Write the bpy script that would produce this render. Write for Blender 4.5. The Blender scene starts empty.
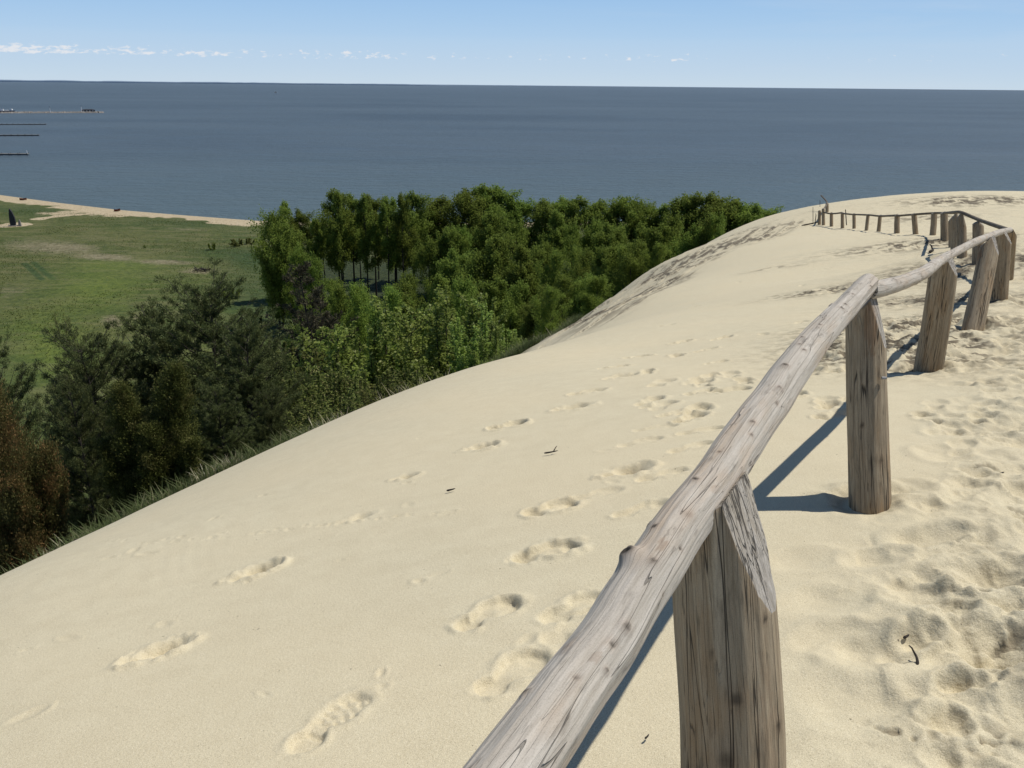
import bpy, bmesh, math, random
import numpy as np
from mathutils import Vector, Matrix
QUICK = False
SC = bpy.context.scene
COL = SC.collection
rng = np.random.default_rng(7)
random.seed(7)
R = math.radians
# ------------------------------------------------------------------ camera
EYE = 43.0                      # height of the eye above the lagoon
F = 850.0; W, H = 1024, 768
PITCH = R(19.4); ROLL = R(0.56)
cp, sp_ = math.cos(PITCH), math.sin(PITCH)
UPc = Vector((0, sp_, cp)); FWD = Vector((0, cp, -sp_)); RX = Vector((1, 0, 0))
RIGHT = RX*math.cos(ROLL) + UPc*math.sin(ROLL)
UP = -RX*math.sin(ROLL) + UPc*math.cos(ROLL)
cam_d = bpy.data.cameras.new('camera'); cam = bpy.data.objects.new('camera', cam_d); COL.objects.link(cam)
cam_d.sensor_width = 36; cam_d.lens = F/W*36; cam_d.clip_start = .05; cam_d.clip_end = 120000
m = Matrix((RIGHT, UP, -FWD)).transposed().to_4x4(); m.translation = Vector((0, 0, EYE)); cam.matrix_world = m
SC.camera = cam
def ray(px, py): return (RIGHT*((px-512)/F) + UP*((384-py)/F) + FWD)
def at(px, py, d): return Vector((0, 0, EYE)) + ray(px, py)*d
# ------------------------------------------------------------------ noise in numpy
_T = np.random.default_rng(3).random((256, 256))
def vnoise(x, y, seed=0):
    x = x + seed*17.3; y = y + seed*31.7
    xi = np.floor(x).astype(np.int64); yi = np.floor(y).astype(np.int64)
    fx = x-xi; fy = y-yi
    fx = fx*fx*fx*(fx*(fx*6-15)+10); fy = fy*fy*fy*(fy*(fy*6-15)+10)
    a = _T[xi & 255, yi & 255]; b = _T[(xi+1) & 255, yi & 255]
    c = _T[xi & 255, (yi+1) & 255]; d = _T[(xi+1) & 255, (yi+1) & 255]
    return (a*(1-fx)+b*fx)*(1-fy)+(c*(1-fx)+d*fx)*fy
def fbm(x, y, o=4, seed=0, g=.5):
    s = 0; a = 1; t = 0
    for i in range(o):
        s = s+a*(vnoise(x, y, seed+i)-.5); t += a; a *= g; x = x*2.03+5.1; y = y*2.03+1.7
    return s/t*2
def sstep(a, b, x):
    t = np.clip((x-a)/(b-a), 0, 1); return t*t*(3-2*t)
# ------------------------------------------------------------------ dune surface
# (x, y, z) relative to the eye; surveyed heights of the dune
PIX = [  # px, py, distance along the view
 (870,500,3.75),(928,368,6.8),(972,327,8.6),(1000,300,11.6),(1008,279,14.5),(978,264,17),(958,248,20),(916,235,33),
 (878,232,41),(831,226,51),(152,652,3.4),(250,570,4.15),(0,700,3.0),(480,446,5.8),(630,355,10.5),(760,300,17),(700,310,17),
 (600,330,18),(640,300,27),(700,290,25),(760,245,40),(830,222,53),(520,356,11.5),(420,395,8.6),(300,451,7.0),(200,500,6.2),(100,545,5.4),(0,576,4.8),
 (550,337,31),(600,305,43),(650,270,57),(706,244,72),(770,216,78),(808,209,76),(870,201,80),(930,201,85),(1024,206,88),
 (960,215,50),(1020,240,26),(900,270,22)]
CP = []
for px, py, d in PIX:
    v = ray(px, py)*d; CP.append((v.x, v.y, v.z))
CP += [(0,0,-1.7),(.5,1.5,-1.68),(-.6,1.5,-1.73),(1.6,1.5,-1.66),(0,-3,-1.6),(3,-3,-1.4),(-3,-2,-2.3),(-2.2,0,-1.95),(4,3,-1.6),(8,5,-1.7),(14,6,-1.6),
 (10,0,-1.0),(22,22,-3.2),(40,40,-5.6),(60,55,-7.4),(70,20,-2),(30,0,0),(-8,2,-6.9),(-9,-5,-7),(-5,8,-5.0),(-5.5,5,-4.5),
 (-8,16,-8.8),(-3.4,13,-5.6),(-3,22,-9.0),(-8,32,-15),(-2,35,-13.2),(0,50,-18.0),(4,66,-20),(-10,60,-26),(12,100,-28),(-20,30,-20),(-20,60,-31),(-14,14,-12.5),(-25,15,-18),
 (-30,20,-22),(-30,100,-41),(0,90,-33),(0,130,-42),(20,140,-40),(50,150,-36),(40,115,-19),(80,125,-25),(110,90,-15),(-60,60,-44),(-60,0,-36),(120,150,-34),(25,105,-24)]
CP = np.array(CP)
def _phi(r2): return .5*r2*np.log(r2+1e-9)
def _solve(P, lam):
    n = len(P); d2 = ((P[:, None, :2]-P[None, :, :2])**2).sum(-1)
    A = np.zeros((n+3, n+3)); A[:n, :n] = _phi(d2)+np.eye(n)*lam
    A[:n, n] = 1; A[:n, n+1:] = P[:, :2]; A[n:, :n] = A[:n, n:].T
    return np.linalg.solve(A, np.concatenate([P[:, 2], [0, 0, 0]]))
_w = _solve(CP, .5)
def tps(x, y):
    s = _w[-3]+_w[-2]*x+_w[-1]*y
    for i in range(len(CP)):
        s = s+_w[i]*_phi((x-CP[i, 0])**2+(y-CP[i, 1])**2)
    return s
def ground_pt(px, py, z):
    r = ray(px, py); k = (z-EYE)/r.z; return (r.x*k, r.y*k)
SHORE = [ground_pt(*p, .0) for p in [(-260,170),(-120,182),(0,195),(60,203),(120,210),(180,215),(260,221)]]
SHORE += [(SHORE[-1][0]+60, SHORE[-1][1]+0), (SHORE[-1][0]+140, SHORE[-1][1]+8), (400, SHORE[-1][1]+30)]
SX = np.array([p[0] for p in SHORE]); SY = np.array([p[1] for p in SHORE])
def shore(x): return np.interp(x, SX, SY)
def base_h(x, y):
    x = np.asarray(x, float); y = np.asarray(y, float)
    d = tps(x, y)+EYE
    far = sstep(110, 190, np.hypot(x, y)); d = d*(1-far)+(-6+d*.25)*far
    ds = shore(x)-y
    f = np.clip(ds*.055, -4, 1.6)+fbm(x/45, y/45, 3, 9)*.5*sstep(10, 60, ds)
    k = 2.0; hh = np.clip(.5+.5*(d-f)/k, 0, 1)
    return f*(1-hh)+d*hh+k*hh*(1-hh)
# outlines in plan
BR = np.array([(-6,-10),(-5,-2),(-3.4,4.5),(-2.2,7.5),(-.8,10),(1.9,17.4),(6.2,27.4),(12.3,41.9),(20.6,55),(26,66),(50,90)])
def brink_s(x, y): return np.interp(y, BR[:, 1], BR[:, 0])-x       # metres left of the brink
VEG = np.array([(-16,-6),(-13,2),(-8.5,9),(-5.6,14),(-2.9,20),(.3,28),(3.0,42),(6.5,58),(13,80),(20,100),(60,130),(260,190)])
def veg_s(x, y): return (np.interp(y, VEG[:, 1], VEG[:, 0])-x)*.8
FL = np.array([(-.8,-1.4),(.5,1.5),(1.58,3.4),(3.33,6.46),(4.65,8.3),(6.66,11.3),(8.4,14),(9.3,17),(10.2,19.9),(15.2,31),(17.6,48.5),(23,58)])
def fence_s(x, y): return x-np.interp(y, FL[:, 1], FL[:, 0])
def seg_dist(x, y, pts):
    best = np.full(np.shape(x), 1e9)
    for (x0, y0), (x1, y1) in zip(pts[:-1], pts[1:]):
        dx, dy = x1-x0, y1-y0; t = np.clip(((x-x0)*dx+(y-y0)*dy)/(dx*dx+dy*dy), 0, 1)
        best = np.minimum(best, np.hypot(x-x0-t*dx, y-y0-t*dy))
    return best
def hit(px, py, t0=.8, t1=600):
    r = ray(px, py); t = np.geomspace(t0, t1, 500)
    g = EYE+r.z*t-base_h(r.x*t, r.y*t); i = np.argmax(g < 0)
    if g[i] >= 0: return None
    t = np.linspace(t[max(i-1, 0)], t[i], 40); g = EYE+r.z*t-base_h(r.x*t, r.y*t); i = int(np.argmax(g < 0))
    return (r.x*t[i], r.y*t[i])
def zat(x, y): return float(base_h(np.array([x]), np.array([y]))[0])
# ------------------------------------------------------------------ polar grid (apex 3 m behind the eye)
AY = -3.0
q = 2.2 if QUICK else 1.0
NA = int(1050/q); ang = np.linspace(R(-40), R(42), NA)
rr = [3.3]
while rr[-1] < 520:
    r_ = rr[-1]; rr.append(r_*(1+q*min(.006, .0015*(r_/4)**.62)))
rr = np.array(rr); NR = len(rr)
RRg, AAg = np.meshgrid(rr, ang, indexing='ij')
X = RRg*np.sin(AAg); Y = RRg*np.cos(AAg)+AY
ic = np.unique(np.append(np.arange(0, NR, 5), NR-1)); jc = np.unique(np.append(np.arange(0, NA, 6), NA-1))
Zc = base_h(X[np.ix_(ic, jc)], Y[np.ix_(ic, jc)])
def lin(A, xi, n):          # linear resampling along the first axis
    p = np.interp(np.arange(n), xi, np.arange(len(xi))); k = np.minimum(p.astype(int), len(xi)-2); f = (p-k)[:, None]
    return A[k]*(1-f)+A[k+1]*f
Z = lin(lin(Zc, ic, NR).T, jc, NA).T
S_ = brink_s(X, Y); V_ = veg_s(X, Y); FS = fence_s(X, Y); D_ = np.hypot(X, Y)
sand = 1-sstep(-.5, 1.0, V_+fbm(X/2, Y/2, 3, 4)*1.2)
# large soft undulation and wind ripples
Z += sand*(fbm(X/6, Y/6, 3, 21)*.05*sstep(2, 10, D_)+fbm(X/1.3, Y/1.3, 3, 22)*.008)
rip = np.sin((X*.8+Y*.55+fbm(X/1.2, Y/1.2, 3, 23)*.35)*2*np.pi/.11)
Z += sand*rip*.0004*sstep(3.5, 2.0, Y+X)*sstep(-.2, .4, fbm(X/3, Y/3, 2, 24)+.25)*(1-sstep(14, 22, D_))
DARK = np.zeros_like(Z); 
# trampled ground right of the fence and patches by it
tr = sstep(.0, .75, FS+fbm(X/1.5, Y/1.5, 2, 30)*.5)*(1-.6*sstep(40, 70, D_))
tr = np.maximum(tr, .8*np.exp(-((FS+.2)/1.4)**2)*sstep(5.2, 8, Y)*(1-sstep(30, 60, Y)))
tr = tr*sand*(.45+.55*sstep(1.5, 4.0, D_+X))
bump = fbm(X/.42, Y/.42, 3, 31)*.034+fbm(X/.15, Y/.15, 3, 32)*.015
Z += tr*bump*(.55+.5*fbm(X/1.4, Y/1.4, 2, 33))
rdg = 1-np.abs(fbm(X/.9+fbm(X/.5, Y/.5, 2, 37)*.4, Y/.42, 3, 35))*2.2
Z += tr*(rdg*.024+(1-np.abs(fbm(X/.22, Y/.13, 3, 36))*2)*.010)
crumb = sstep(.28, .42, fbm(X/.035, Y/.035, 2, 38))*sstep(.05, .25, fbm(X/.5, Y/.5, 2, 39))
Z += tr*crumb*.008*(1-sstep(9, 14, D_))
lr = sstep(-5.5, -.5, FS)*sstep(6, 11, Y)*sand*(1-sstep(45, 60, Y))
Z += lr*fbm(X/.35, Y/.35, 3, 34)*.014
# stamping footprints
dth = ang[1]-ang[0]
def window(cx, cy, rad):
    r0 = math.hypot(cx, cy-AY); a0 = math.atan2(cx, cy-AY)
    i0, i1 = np.searchsorted(rr, [r0-rad, r0+rad]); da = rad/r0
    j0 = int((a0-da-ang[0])/dth); j1 = int((a0+da-ang[0])/dth)+2
    j0 = max(j0, 0); j1 = min(j1, NA)
    return (slice(i0, i1), slice(j0, j1)) if i1 > i0 and j1 > j0 else None
def footprint(cx, cy, th, L=.29, D=.028, side=1, seed=0, soft=.25, tread=0, width=1.0, pit=0):
    w = window(cx, cy, L*1.1)
    if w is None: return
    x = X[w]-cx; y = Y[w]-cy
    c, s = math.cos(th), math.sin(th)
    u = (x*c+y*s)/L; v = (-x*s+y*c)/L*side/width
    n1 = fbm(X[w]/.055, Y[w]/.055, 3, seed)*.075
    def ell(u0, v0, a, b): return np.sqrt(((u-u0)/a)**2+((v-v0)/b)**2)-1+n1/min(a, b)*.5
    hl = ell(-.33, .0, .19, .145); so = ell(.22, .02, .30, .19); mid = ell(-.05, .03, .30, .115)
    d = np.minimum(np.minimum(hl, so), mid+.12)
    if pit: d = np.minimum(ell(.1, .0, .42, .24), ell(-.32, 0, .30, .15)+.25)
    D = D*.80; fl_ = float(_T[seed % 256, 7])*.9
    dent = -D*sstep(soft, -soft, d)*(.8+.45*sstep(.2, -.6, hl)+.35*sstep(.1, -.6, ell(.40, .02, .16, .16))) if not pit else -D*sstep(soft*.6, -1.0, d)*(1.0+.8*sstep(-.45, .35, u))*1.25
    mound = D*.55*np.exp(-((u+.02)/.13)**2-(v/.16)**2)
    rim = D*.34*np.exp(-((d-.32)/.25)**2)*(.45+.6*sstep(-.5, .5, -v+u*.6)+fbm(x/.05, y/.05, 2, seed+4)*1.3)
    out_n = sstep(.3, -.1, d)*(fbm(x/.035, y/.035, 3, seed+9)*.22*D+.25*D*fbm(x/.09, y/.09, 2, seed+5))
    out = dent+mound*sstep(.2, -.2, d)*fl_*(1-pit)+rim+out_n
    if tread: out = out+sstep(.15, -.15, d)*.003*np.sign(np.sin(u*52+np.abs(v)*18)*np.sin(v*30+.6))*(u > -.1)-.007*sstep(-.17, -.19, u)*sstep(-.25, -.22, u)*sstep(.12, .10, np.abs(v))
    Z[w] += out
def scuff(cx, cy, r, D, seed, asp=1.5, th=0.):
    w = window(cx, cy, r*2.3)
    if w is None: return
    x = X[w]-cx; y = Y[w]-cy; c, s = math.cos(th), math.sin(th)
    u = (x*c+y*s)/asp; v = (-x*s+y*c)
    q_ = np.hypot(u, v)/r+fbm(X[w]/.12, Y[w]/.12, 2, seed)*.3
    Z[w] += -D*sstep(1.05, .15, q_)+D*.45*np.exp(-((q_-1.2)/.27)**2)*(.6+.8*sstep(-.5, .8, u/r))
def fp(px, py, D=.026, ang_=.95, L=.28, **k):
    h = hit(px, py)
    if h: footprint(h[0], h[1], ang_, L=L, D=D, seed=int(px+py) % 97, **k)
fp(154,653,.050,.75,L=.25,width=1.25,soft=.3,pit=1); fp(254,572,.050,.62,L=.24,width=1.2,soft=.3,pit=1); fp(330,722,.016,1.05,L=.31,tread=1,soft=.12)
fp(546,551,.040,.25,L=.29,width=1.45,soft=.15); fp(550,508,.036,.3,L=.27,width=1.4,soft=.18); fp(487,614,.028,.7,L=.28,width=1.3,soft=.15); fp(512,672,.022,.8,L=.28,width=1.3,soft=.12); fp(577,607,.026,.5,width=1.2,soft=.15)
fp(404,477,.03,.3,L=.17,width=1.3,pit=1); fp(355,518,.016,.5,L=.2,pit=1); fp(480,447,.042,.2,L=.24,width=1.25,soft=.3,pit=1); fp(507,425,.044,.3,L=.29,width=1.35,soft=.15); fp(572,406,.040,.3,L=.3,width=1.2,pit=1); fp(587,391,.034,.3,L=.32,width=1.2)
fp(620,376,.045,.5,L=.33,width=1.2,pit=1); fp(637,357,.045,.4,L=.36,width=1.3); fp(614,367,.04,.3,L=.33); fp(625,470,.046,.3,L=.28,width=1.25,soft=.2,pit=1); fp(662,474,.02,.3); fp(640,509,.022,.4); fp(595,494,.014,.3)
fp(705,376,.035,.6,L=.33); fp(700,391,.03,.5); fp(705,350,.04,.6,L=.33); fp(722,338,.05,.7,L=.36); fp(676,412,.025,.4); fp(660,404,.02,.2); fp(640,441,.018,.3); fp(655,427,.014,.1); fp(700,430,.02,.2); fp(690,447,.02,.4); fp(716,362,.03,.5)
fp(572,625,.012,.9)
_tr = np.random.default_rng(4)
for t_ in np.linspace(0, 1, 75):      # a faint small animal track across the bare sand
    px = 15+t_*460+_tr.normal()*2; py = 541-t_*22+14*math.sin(t_*5)*.5+_tr.normal()*1.2
    if _tr.random() < .45: continue
    h = hit(px, py)
    if h: scuff(h[0], h[1], .016+.012*_tr.random(), .0022+.003*_tr.random(), int(px), 1.5, _tr.uniform(0, 3))
for k in range(26):                   # small scattered scuffs and pock marks
    h = hit(_tr.uniform(20, 640), _tr.uniform(430, 760))
    if h and brink_s(*h) < -.3: scuff(h[0], h[1], _tr.uniform(.012, .035), _tr.uniform(.003, .008), k, _tr.uniform(1, 2.5), _tr.uniform(0, 3))
lr_rng = np.random.default_rng(12)
def ok_front(px, py): return True
for k in range(60):      # light traffic between crest and fence
    px = lr_rng.uniform(630, 880); py = lr_rng.uniform(225, 420)
    if px < 640+(py-225)*.05: continue
    h = hit(px, py)
    if h is None or fence_s(*h) > -.3 or brink_s(*h) > -1.2: continue
    footprint(h[0], h[1], lr_rng.uniform(.2, 1.5), L=lr_rng.uniform(.26, .36), D=lr_rng.uniform(.015, .045), seed=k, side=lr_rng.choice([-1, 1]), width=1.2)
for k in range(2600):     # old softened steps right of the fence
    t = lr_rng.uniform(0, 1)**1.25; y = 1.0+t*30; x = float(np.interp(y, FL[:, 1], FL[:, 0]))+lr_rng.uniform(.2, 1.0)*lr_rng.uniform(0.3, 5+y*.4)
    if x > y*.75+1.6: continue
    if y < 3.2 and x < float(np.interp(y, FL[:, 1], FL[:, 0]))+.35: continue
    if lr_rng.random() < .38: footprint(x, y, lr_rng.normal(1.1, .7), L=lr_rng.uniform(.26, .36), D=lr_rng.uniform(.010, .030), seed=k, soft=lr_rng.uniform(.2, .45), width=1.2)
    else: scuff(x, y, lr_rng.uniform(.05, .13), lr_rng.uniform(.006, .020), k, lr_rng.uniform(1, 1.9), lr_rng.uniform(0, 3))
for (px, py, r_, dd) in [(890,655,.12,.036),(975,655,.15,.036),(915,640,.05,.03),(950,688,.035,.015),(968,688,.03,.02),(935,605,.09,.03),(985,690,.03,.02),(835,640,.09,.02),(1000,580,.1,.04),(800,560,.09,.012),(820,600,.1,.014),(870,560,.08,.02),(850,700,.12,.012),(930,540,.09,.03)]:
    h = hit(px, py)
    if h: scuff(h[0], h[1], r_, dd, int(px), 1.6, .2)
for (px, py) in [(968,602),(1005,588),(948,548),(1010,520),(985,470),(1005,640),(900,735),(985,745)]:
    h = hit(px, py)
    if h is None: continue
    w = window(h[0], h[1], .2)
    e = np.exp(-((X[w]-h[0])/.09)**2-((Y[w]-h[1])/.06)**2)*sstep(.1, .25, fbm(X[w]/.05, Y[w]/.035, 3, int(px)))
    Z[w] -= e*.012; DARK[w] += e*.8
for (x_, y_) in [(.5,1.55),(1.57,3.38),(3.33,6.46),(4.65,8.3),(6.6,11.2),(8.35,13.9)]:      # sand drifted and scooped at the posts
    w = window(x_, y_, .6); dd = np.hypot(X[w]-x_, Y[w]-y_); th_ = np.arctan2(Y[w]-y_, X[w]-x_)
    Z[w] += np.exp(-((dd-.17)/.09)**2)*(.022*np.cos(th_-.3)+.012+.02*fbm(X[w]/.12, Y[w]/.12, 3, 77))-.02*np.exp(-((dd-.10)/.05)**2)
    DARK[w] += .35*np.exp(-((dd-.12)/.05)**2)*sstep(-.1, .3, fbm(X[w]/.05, Y[w]/.05, 2, 78))  # contact shade painted as a dark ring round each post foot
# churned, darker patches by the fence
for (px, py, a, b, s) in [(920,244,2.6,1.7,1),(972,200,4,3.5,1),(905,282,1.3,1.2,.6),(895,330,.8,1.2,1),(905,352,.6,.8,1),(838,290,1.3,.9,.8),(840,355,.6,.9,.5),(965,268,1.4,1.6,.8),(945,300,.7,1.0,.8),(930,218,2.5,2,.6),(955,320,.6,.9,.7),(775,268,1.0,.6,.4),(985,300,.8,1.2,.6),(1010,262,1.5,2,.5),(900,305,.8,.7,.5)]:
    h = hit(px, py)
    if h is None: continue
    e = np.exp(-((X-h[0])/a)**2-((Y-h[1])/b)**2)*sand
    sc = max(.12, h[1]*.012)
    n = fbm(X/sc, Y/sc, 4, 41)
    Z += e*s*n*.09*min(1.6, .6+h[1]/40)
    DARK += e*s*sstep(-.12, .22, fbm(X/sc/.8, Y/sc/.8, 4, 42, .65))*1.5
DARK += tr*.3*sstep(.32, .5, fbm(X/.3, Y/.3, 4, 43))
# slip face of the far horn: crusted streaks, their step shadows painted dark
al = X*.42+Y*.907; ac = X*.907-Y*.42
sl = sstep(.8, 2.8, S_)*(1-sstep(9, 15, S_))*sstep(19, 28, Y)*(1-sstep(50, 66, Y))*sand
st = fbm(al/4.6+fbm(X/3, Y/3, 2, 50), ac/.34, 4, 51)
st2 = fbm(al/1.1, ac/.3, 3, 52)
edge = sstep(.02, .12, st)
Z += sl*(edge*.05+st2*.02)
gate = sstep(-.35, .3, fbm(X/4, Y/4, 2, 53)+.15)
DARK += sl*gate*(sstep(-.03, .02, st)*(1-sstep(.10, .24, st))*2.2+.8*sstep(.0, .25, st2)+.0)+sl*.14
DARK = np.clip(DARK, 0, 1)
# meadow marks
GR = sstep(-.8, 1.0, V_+fbm(X/2.2, Y/2.2, 3, 4)*1.2)
GR = GR*(1-.0)
ds = shore(X)-Y
beach = 1-sstep(9, 17, ds+fbm(X/9, Y/9, 3, 61)*9)
PATH = [ground_pt(*p, 1.6) for p in [(-40,228),(0,226.5),(28,225)]]; PATH2 = [ground_pt(*p, 1.6) for p in [(40,219),(62,215.5),(85,212.5),(112,210)]]
PATH3 = [ground_pt(*p, 1.6) for p in [(60,213),(90,208),(120,212)]]
path = np.maximum(1-sstep(.8, 2.2, seg_dist(X, Y, PATH)), 1-sstep(1.0, 3.4, seg_dist(X, Y, PATH2)+fbm(X/4, Y/4, 2, 60)*1.2))
path = np.maximum(path, .7*(1-sstep(3, 13, seg_dist(X, Y, PATH3)+fbm(X/6, Y/6, 3, 62)*5)))
cx_, cy_ = ground_pt(14, 225.5, 1.6); path = np.maximum(path, 1-sstep(4.2, 5.2, np.hypot(X-cx_, Y-cy_)))
SANDY = np.clip(beach+path, 0, 1)
BROWN = np.zeros_like(Z); YEL = np.zeros_like(Z); DKG = np.zeros_like(Z)
for (px, py, wx, wy, s, A) in [(75,248,34,5,.7,'b'),(105,257,30,3.5,1,'b'),(165,262,40,3,.9,'b'),(198,271,22,3,.9,'b'),(112,322,12,7,1,'b'),(140,318,12,5,.8,'b'),(10,290,30,8,.5,'b'),(30,245,45,10,.6,'b'),(185,229,30,2,.6,'b'),
      (95,290,42,18,.7,'y'),(120,265,50,6,.6,'y'),(150,280,60,10,.3,'y'),(40,330,50,30,.4,'y'),(60,355,40,30,.5,'y'),(220,350,60,35,.3,'y'),
      (250,258,25,6,1,'d'),(30,210,45,5,.8,'d'),(190,222,60,5,.6,'d'),(225,250,35,4,.7,'d'),(260,300,40,40,.8,'d'),(15,370,40,40,.3,'d')]:
    g0 = ground_pt(px, py, 1.6); g1 = ground_pt(px+wx, py, 1.6); g2 = ground_pt(px, py-wy, 1.6)
    a = abs(g1[0]-g0[0]); b = abs(g2[1]-g0[1]); ce = np.exp(-((X-g0[0]-(Y-g0[1])*g0[0]/g0[1])/a)**2-((Y-g0[1])/b)**2)*s
    if A == 'b': BROWN += ce
    elif A == 'y': YEL += ce
    else: DKG += ce
for (q0, q1) in [((24,263),(42,279)),((33,262),(53,279))]:
    DKG += 1.3*(1-sstep(.3, 1.0, seg_dist(X, Y, [ground_pt(*q0, 1.6), ground_pt(*q1, 1.6)])))
wood = sstep(-60, -25, X)*sstep(-6, 4, V_)*(1-sstep(-5, 25, Y-185))*sstep(-.05, .1, (X+.33*Y*1.0)/Y)   # floor under the grove, its shade painted dark
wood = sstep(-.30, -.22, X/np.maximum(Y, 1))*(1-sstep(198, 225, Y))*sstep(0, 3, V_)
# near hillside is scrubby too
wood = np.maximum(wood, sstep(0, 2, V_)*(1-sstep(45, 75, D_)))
# ------------------------------------------------------------------ meshes from the grid, one object per kind of ground
VV = np.stack([X, Y, Z], -1).reshape(-1, 3).astype(np.float32)
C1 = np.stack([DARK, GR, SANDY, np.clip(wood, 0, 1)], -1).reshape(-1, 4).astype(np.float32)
C2 = np.stack([np.clip(BROWN, 0, 1), np.clip(YEL, 0, 1), np.clip(DKG, 0, 1), np.clip(tr, 0, 1)], -1).reshape(-1, 4).astype(np.float32)
idx = np.arange(NR*NA).reshape(NR, NA)
Q = np.stack([idx[:-1, :-1], idx[:-1, 1:], idx[1:, 1:], idx[1:, :-1]], -1).reshape(-1, 4)[:, ::-1]
fg = GR.reshape(-1)[Q[:, 0]]; fs = np.clip(beach, 0, 1).reshape(-1)[Q[:, 0]]; fz = Z.reshape(-1)[Q].max(1)
kindf = np.where(fg < .5, 0, np.where(fs > .5, 2, 1)); kindf[fz < -1.2] = 9
def grid_mesh(name, faces, V=None, cols=(), mat=None):
    used, inv = np.unique(faces.reshape(-1), return_inverse=True)
    me = bpy.data.meshes.new(name); me.vertices.add(len(used)); me.vertices.foreach_set('co', V[used].reshape(-1))
    n = len(faces); k = faces.shape[1]
    me.loops.add(n*k); me.loops.foreach_set('vertex_index', inv.astype(np.int32).reshape(-1))
    me.polygons.add(n); me.polygons.foreach_set('loop_start', np.arange(0, n*k, k, dtype=np.int32)); me.polygons.foreach_set('loop_total', np.full(n, k, dtype=np.int32))
    me.update(calc_edges=True)
    me.polygons.foreach_set('use_smooth', np.ones(n, dtype=bool))
    for nm, c in cols:
        a = me.attributes.new(nm, 'FLOAT_COLOR', 'POINT'); a.data.foreach_set('color', c[used].reshape(-1))
    if mat: me.materials.append(mat)
    o = bpy.data.objects.new(name, me); COL.objects.link(o); return o
# ------------------------------------------------------------------ naming helpers
def tag(o, label=None, cat=None, group=None, kind=None):
    if label: o['label'] = label
    if cat: o['category'] = cat
    if group: o['group'] = group
    if kind: o['kind'] = kind
    return o
def empty(name, loc, rz=0):
    o = bpy.data.objects.new(name, None); COL.objects.link(o); o.location = loc; o.rotation_euler = (0, 0, rz); o.empty_display_size = .2; return o
# ------------------------------------------------------------------ materials
class NT:
    def __init__(s, name):
        s.m = bpy.data.materials.new(name); s.m.use_nodes = True; s.t = s.m.node_tree; s.n = s.t.nodes; s.l = s.t.links
        s.b = s.n['Principled BSDF']; s.out = s.n['Material Output']; s.b.inputs['Roughness'].default_value = .9
        s.b.inputs['Specular IOR Level'].default_value = .2
    def put(s, sock, v):
        if v is None: return
        if hasattr(v, 'is_output') or isinstance(v, bpy.types.NodeSocket): s.l.new(v, sock)
        else:
            if hasattr(sock, 'default_value') and not isinstance(v, (int, float)) and len(v) == 3 and sock.type == 'RGBA': v = (*v, 1)
            sock.default_value = v
    def math(s, op, a, b=None, c=None, clamp=False):
        n = s.n.new('ShaderNodeMath'); n.operation = op; n.use_clamp = clamp
        for i, v in enumerate((a, b, c)): s.put(n.inputs[i], v)
        return n.outputs[0]
    def mix(s, f, a, b, mode='MIX'):
        n = s.n.new('ShaderNodeMix'); n.data_type = 'RGBA'; n.blend_type = mode; n.clamp_factor = True
        s.put(n.inputs[0], f); s.put(n.inputs[6], a); s.put(n.inputs[7], b); return n.outputs[2]
    def noise(s, vec, scale, detail=3, rough=.5, dist=0):
        n = s.n.new('ShaderNodeTexNoise'); s.put(n.inputs['Vector'], vec); n.inputs['Scale'].default_value = scale
        n.inputs['Detail'].default_value = detail; n.inputs['Roughness'].default_value = rough; n.inputs['Distortion'].default_value = dist; return n.outputs[0]
    def ramp(s, f, a, b, smooth=False):
        n = s.n.new('ShaderNodeMapRange'); n.clamp = True; n.interpolation_type = 'SMOOTHSTEP' if smooth else 'LINEAR'
        s.put(n.inputs[0], f); n.inputs[1].default_value = a; n.inputs[2].default_value = b; return n.outputs[0]
    def attr(s, name):
        n = s.n.new('ShaderNodeAttribute'); n.attribute_name = name; return n
    def sep(s, v):
        n = s.n.new('ShaderNodeSeparateColor'); s.put(n.inputs[0], v); return n.outputs
    def scale(s, vec, v3):
        n = s.n.new('ShaderNodeVectorMath'); n.operation = 'MULTIPLY'; s.put(n.inputs[0], vec); n.inputs[1].default_value = v3; return n.outputs[0]
    def pos(s): return s.n.new('ShaderNodeNewGeometry').outputs['Position']
    def bump(s, h, strength, dist, nrm=None):
        n = s.n.new('ShaderNodeBump'); s.put(n.inputs['Height'], h); s.put(n.inputs['Strength'], strength); n.inputs['Distance'].default_value = dist
        if nrm is not None: s.put(n.inputs['Normal'], nrm)
        return n.outputs[0]
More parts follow.
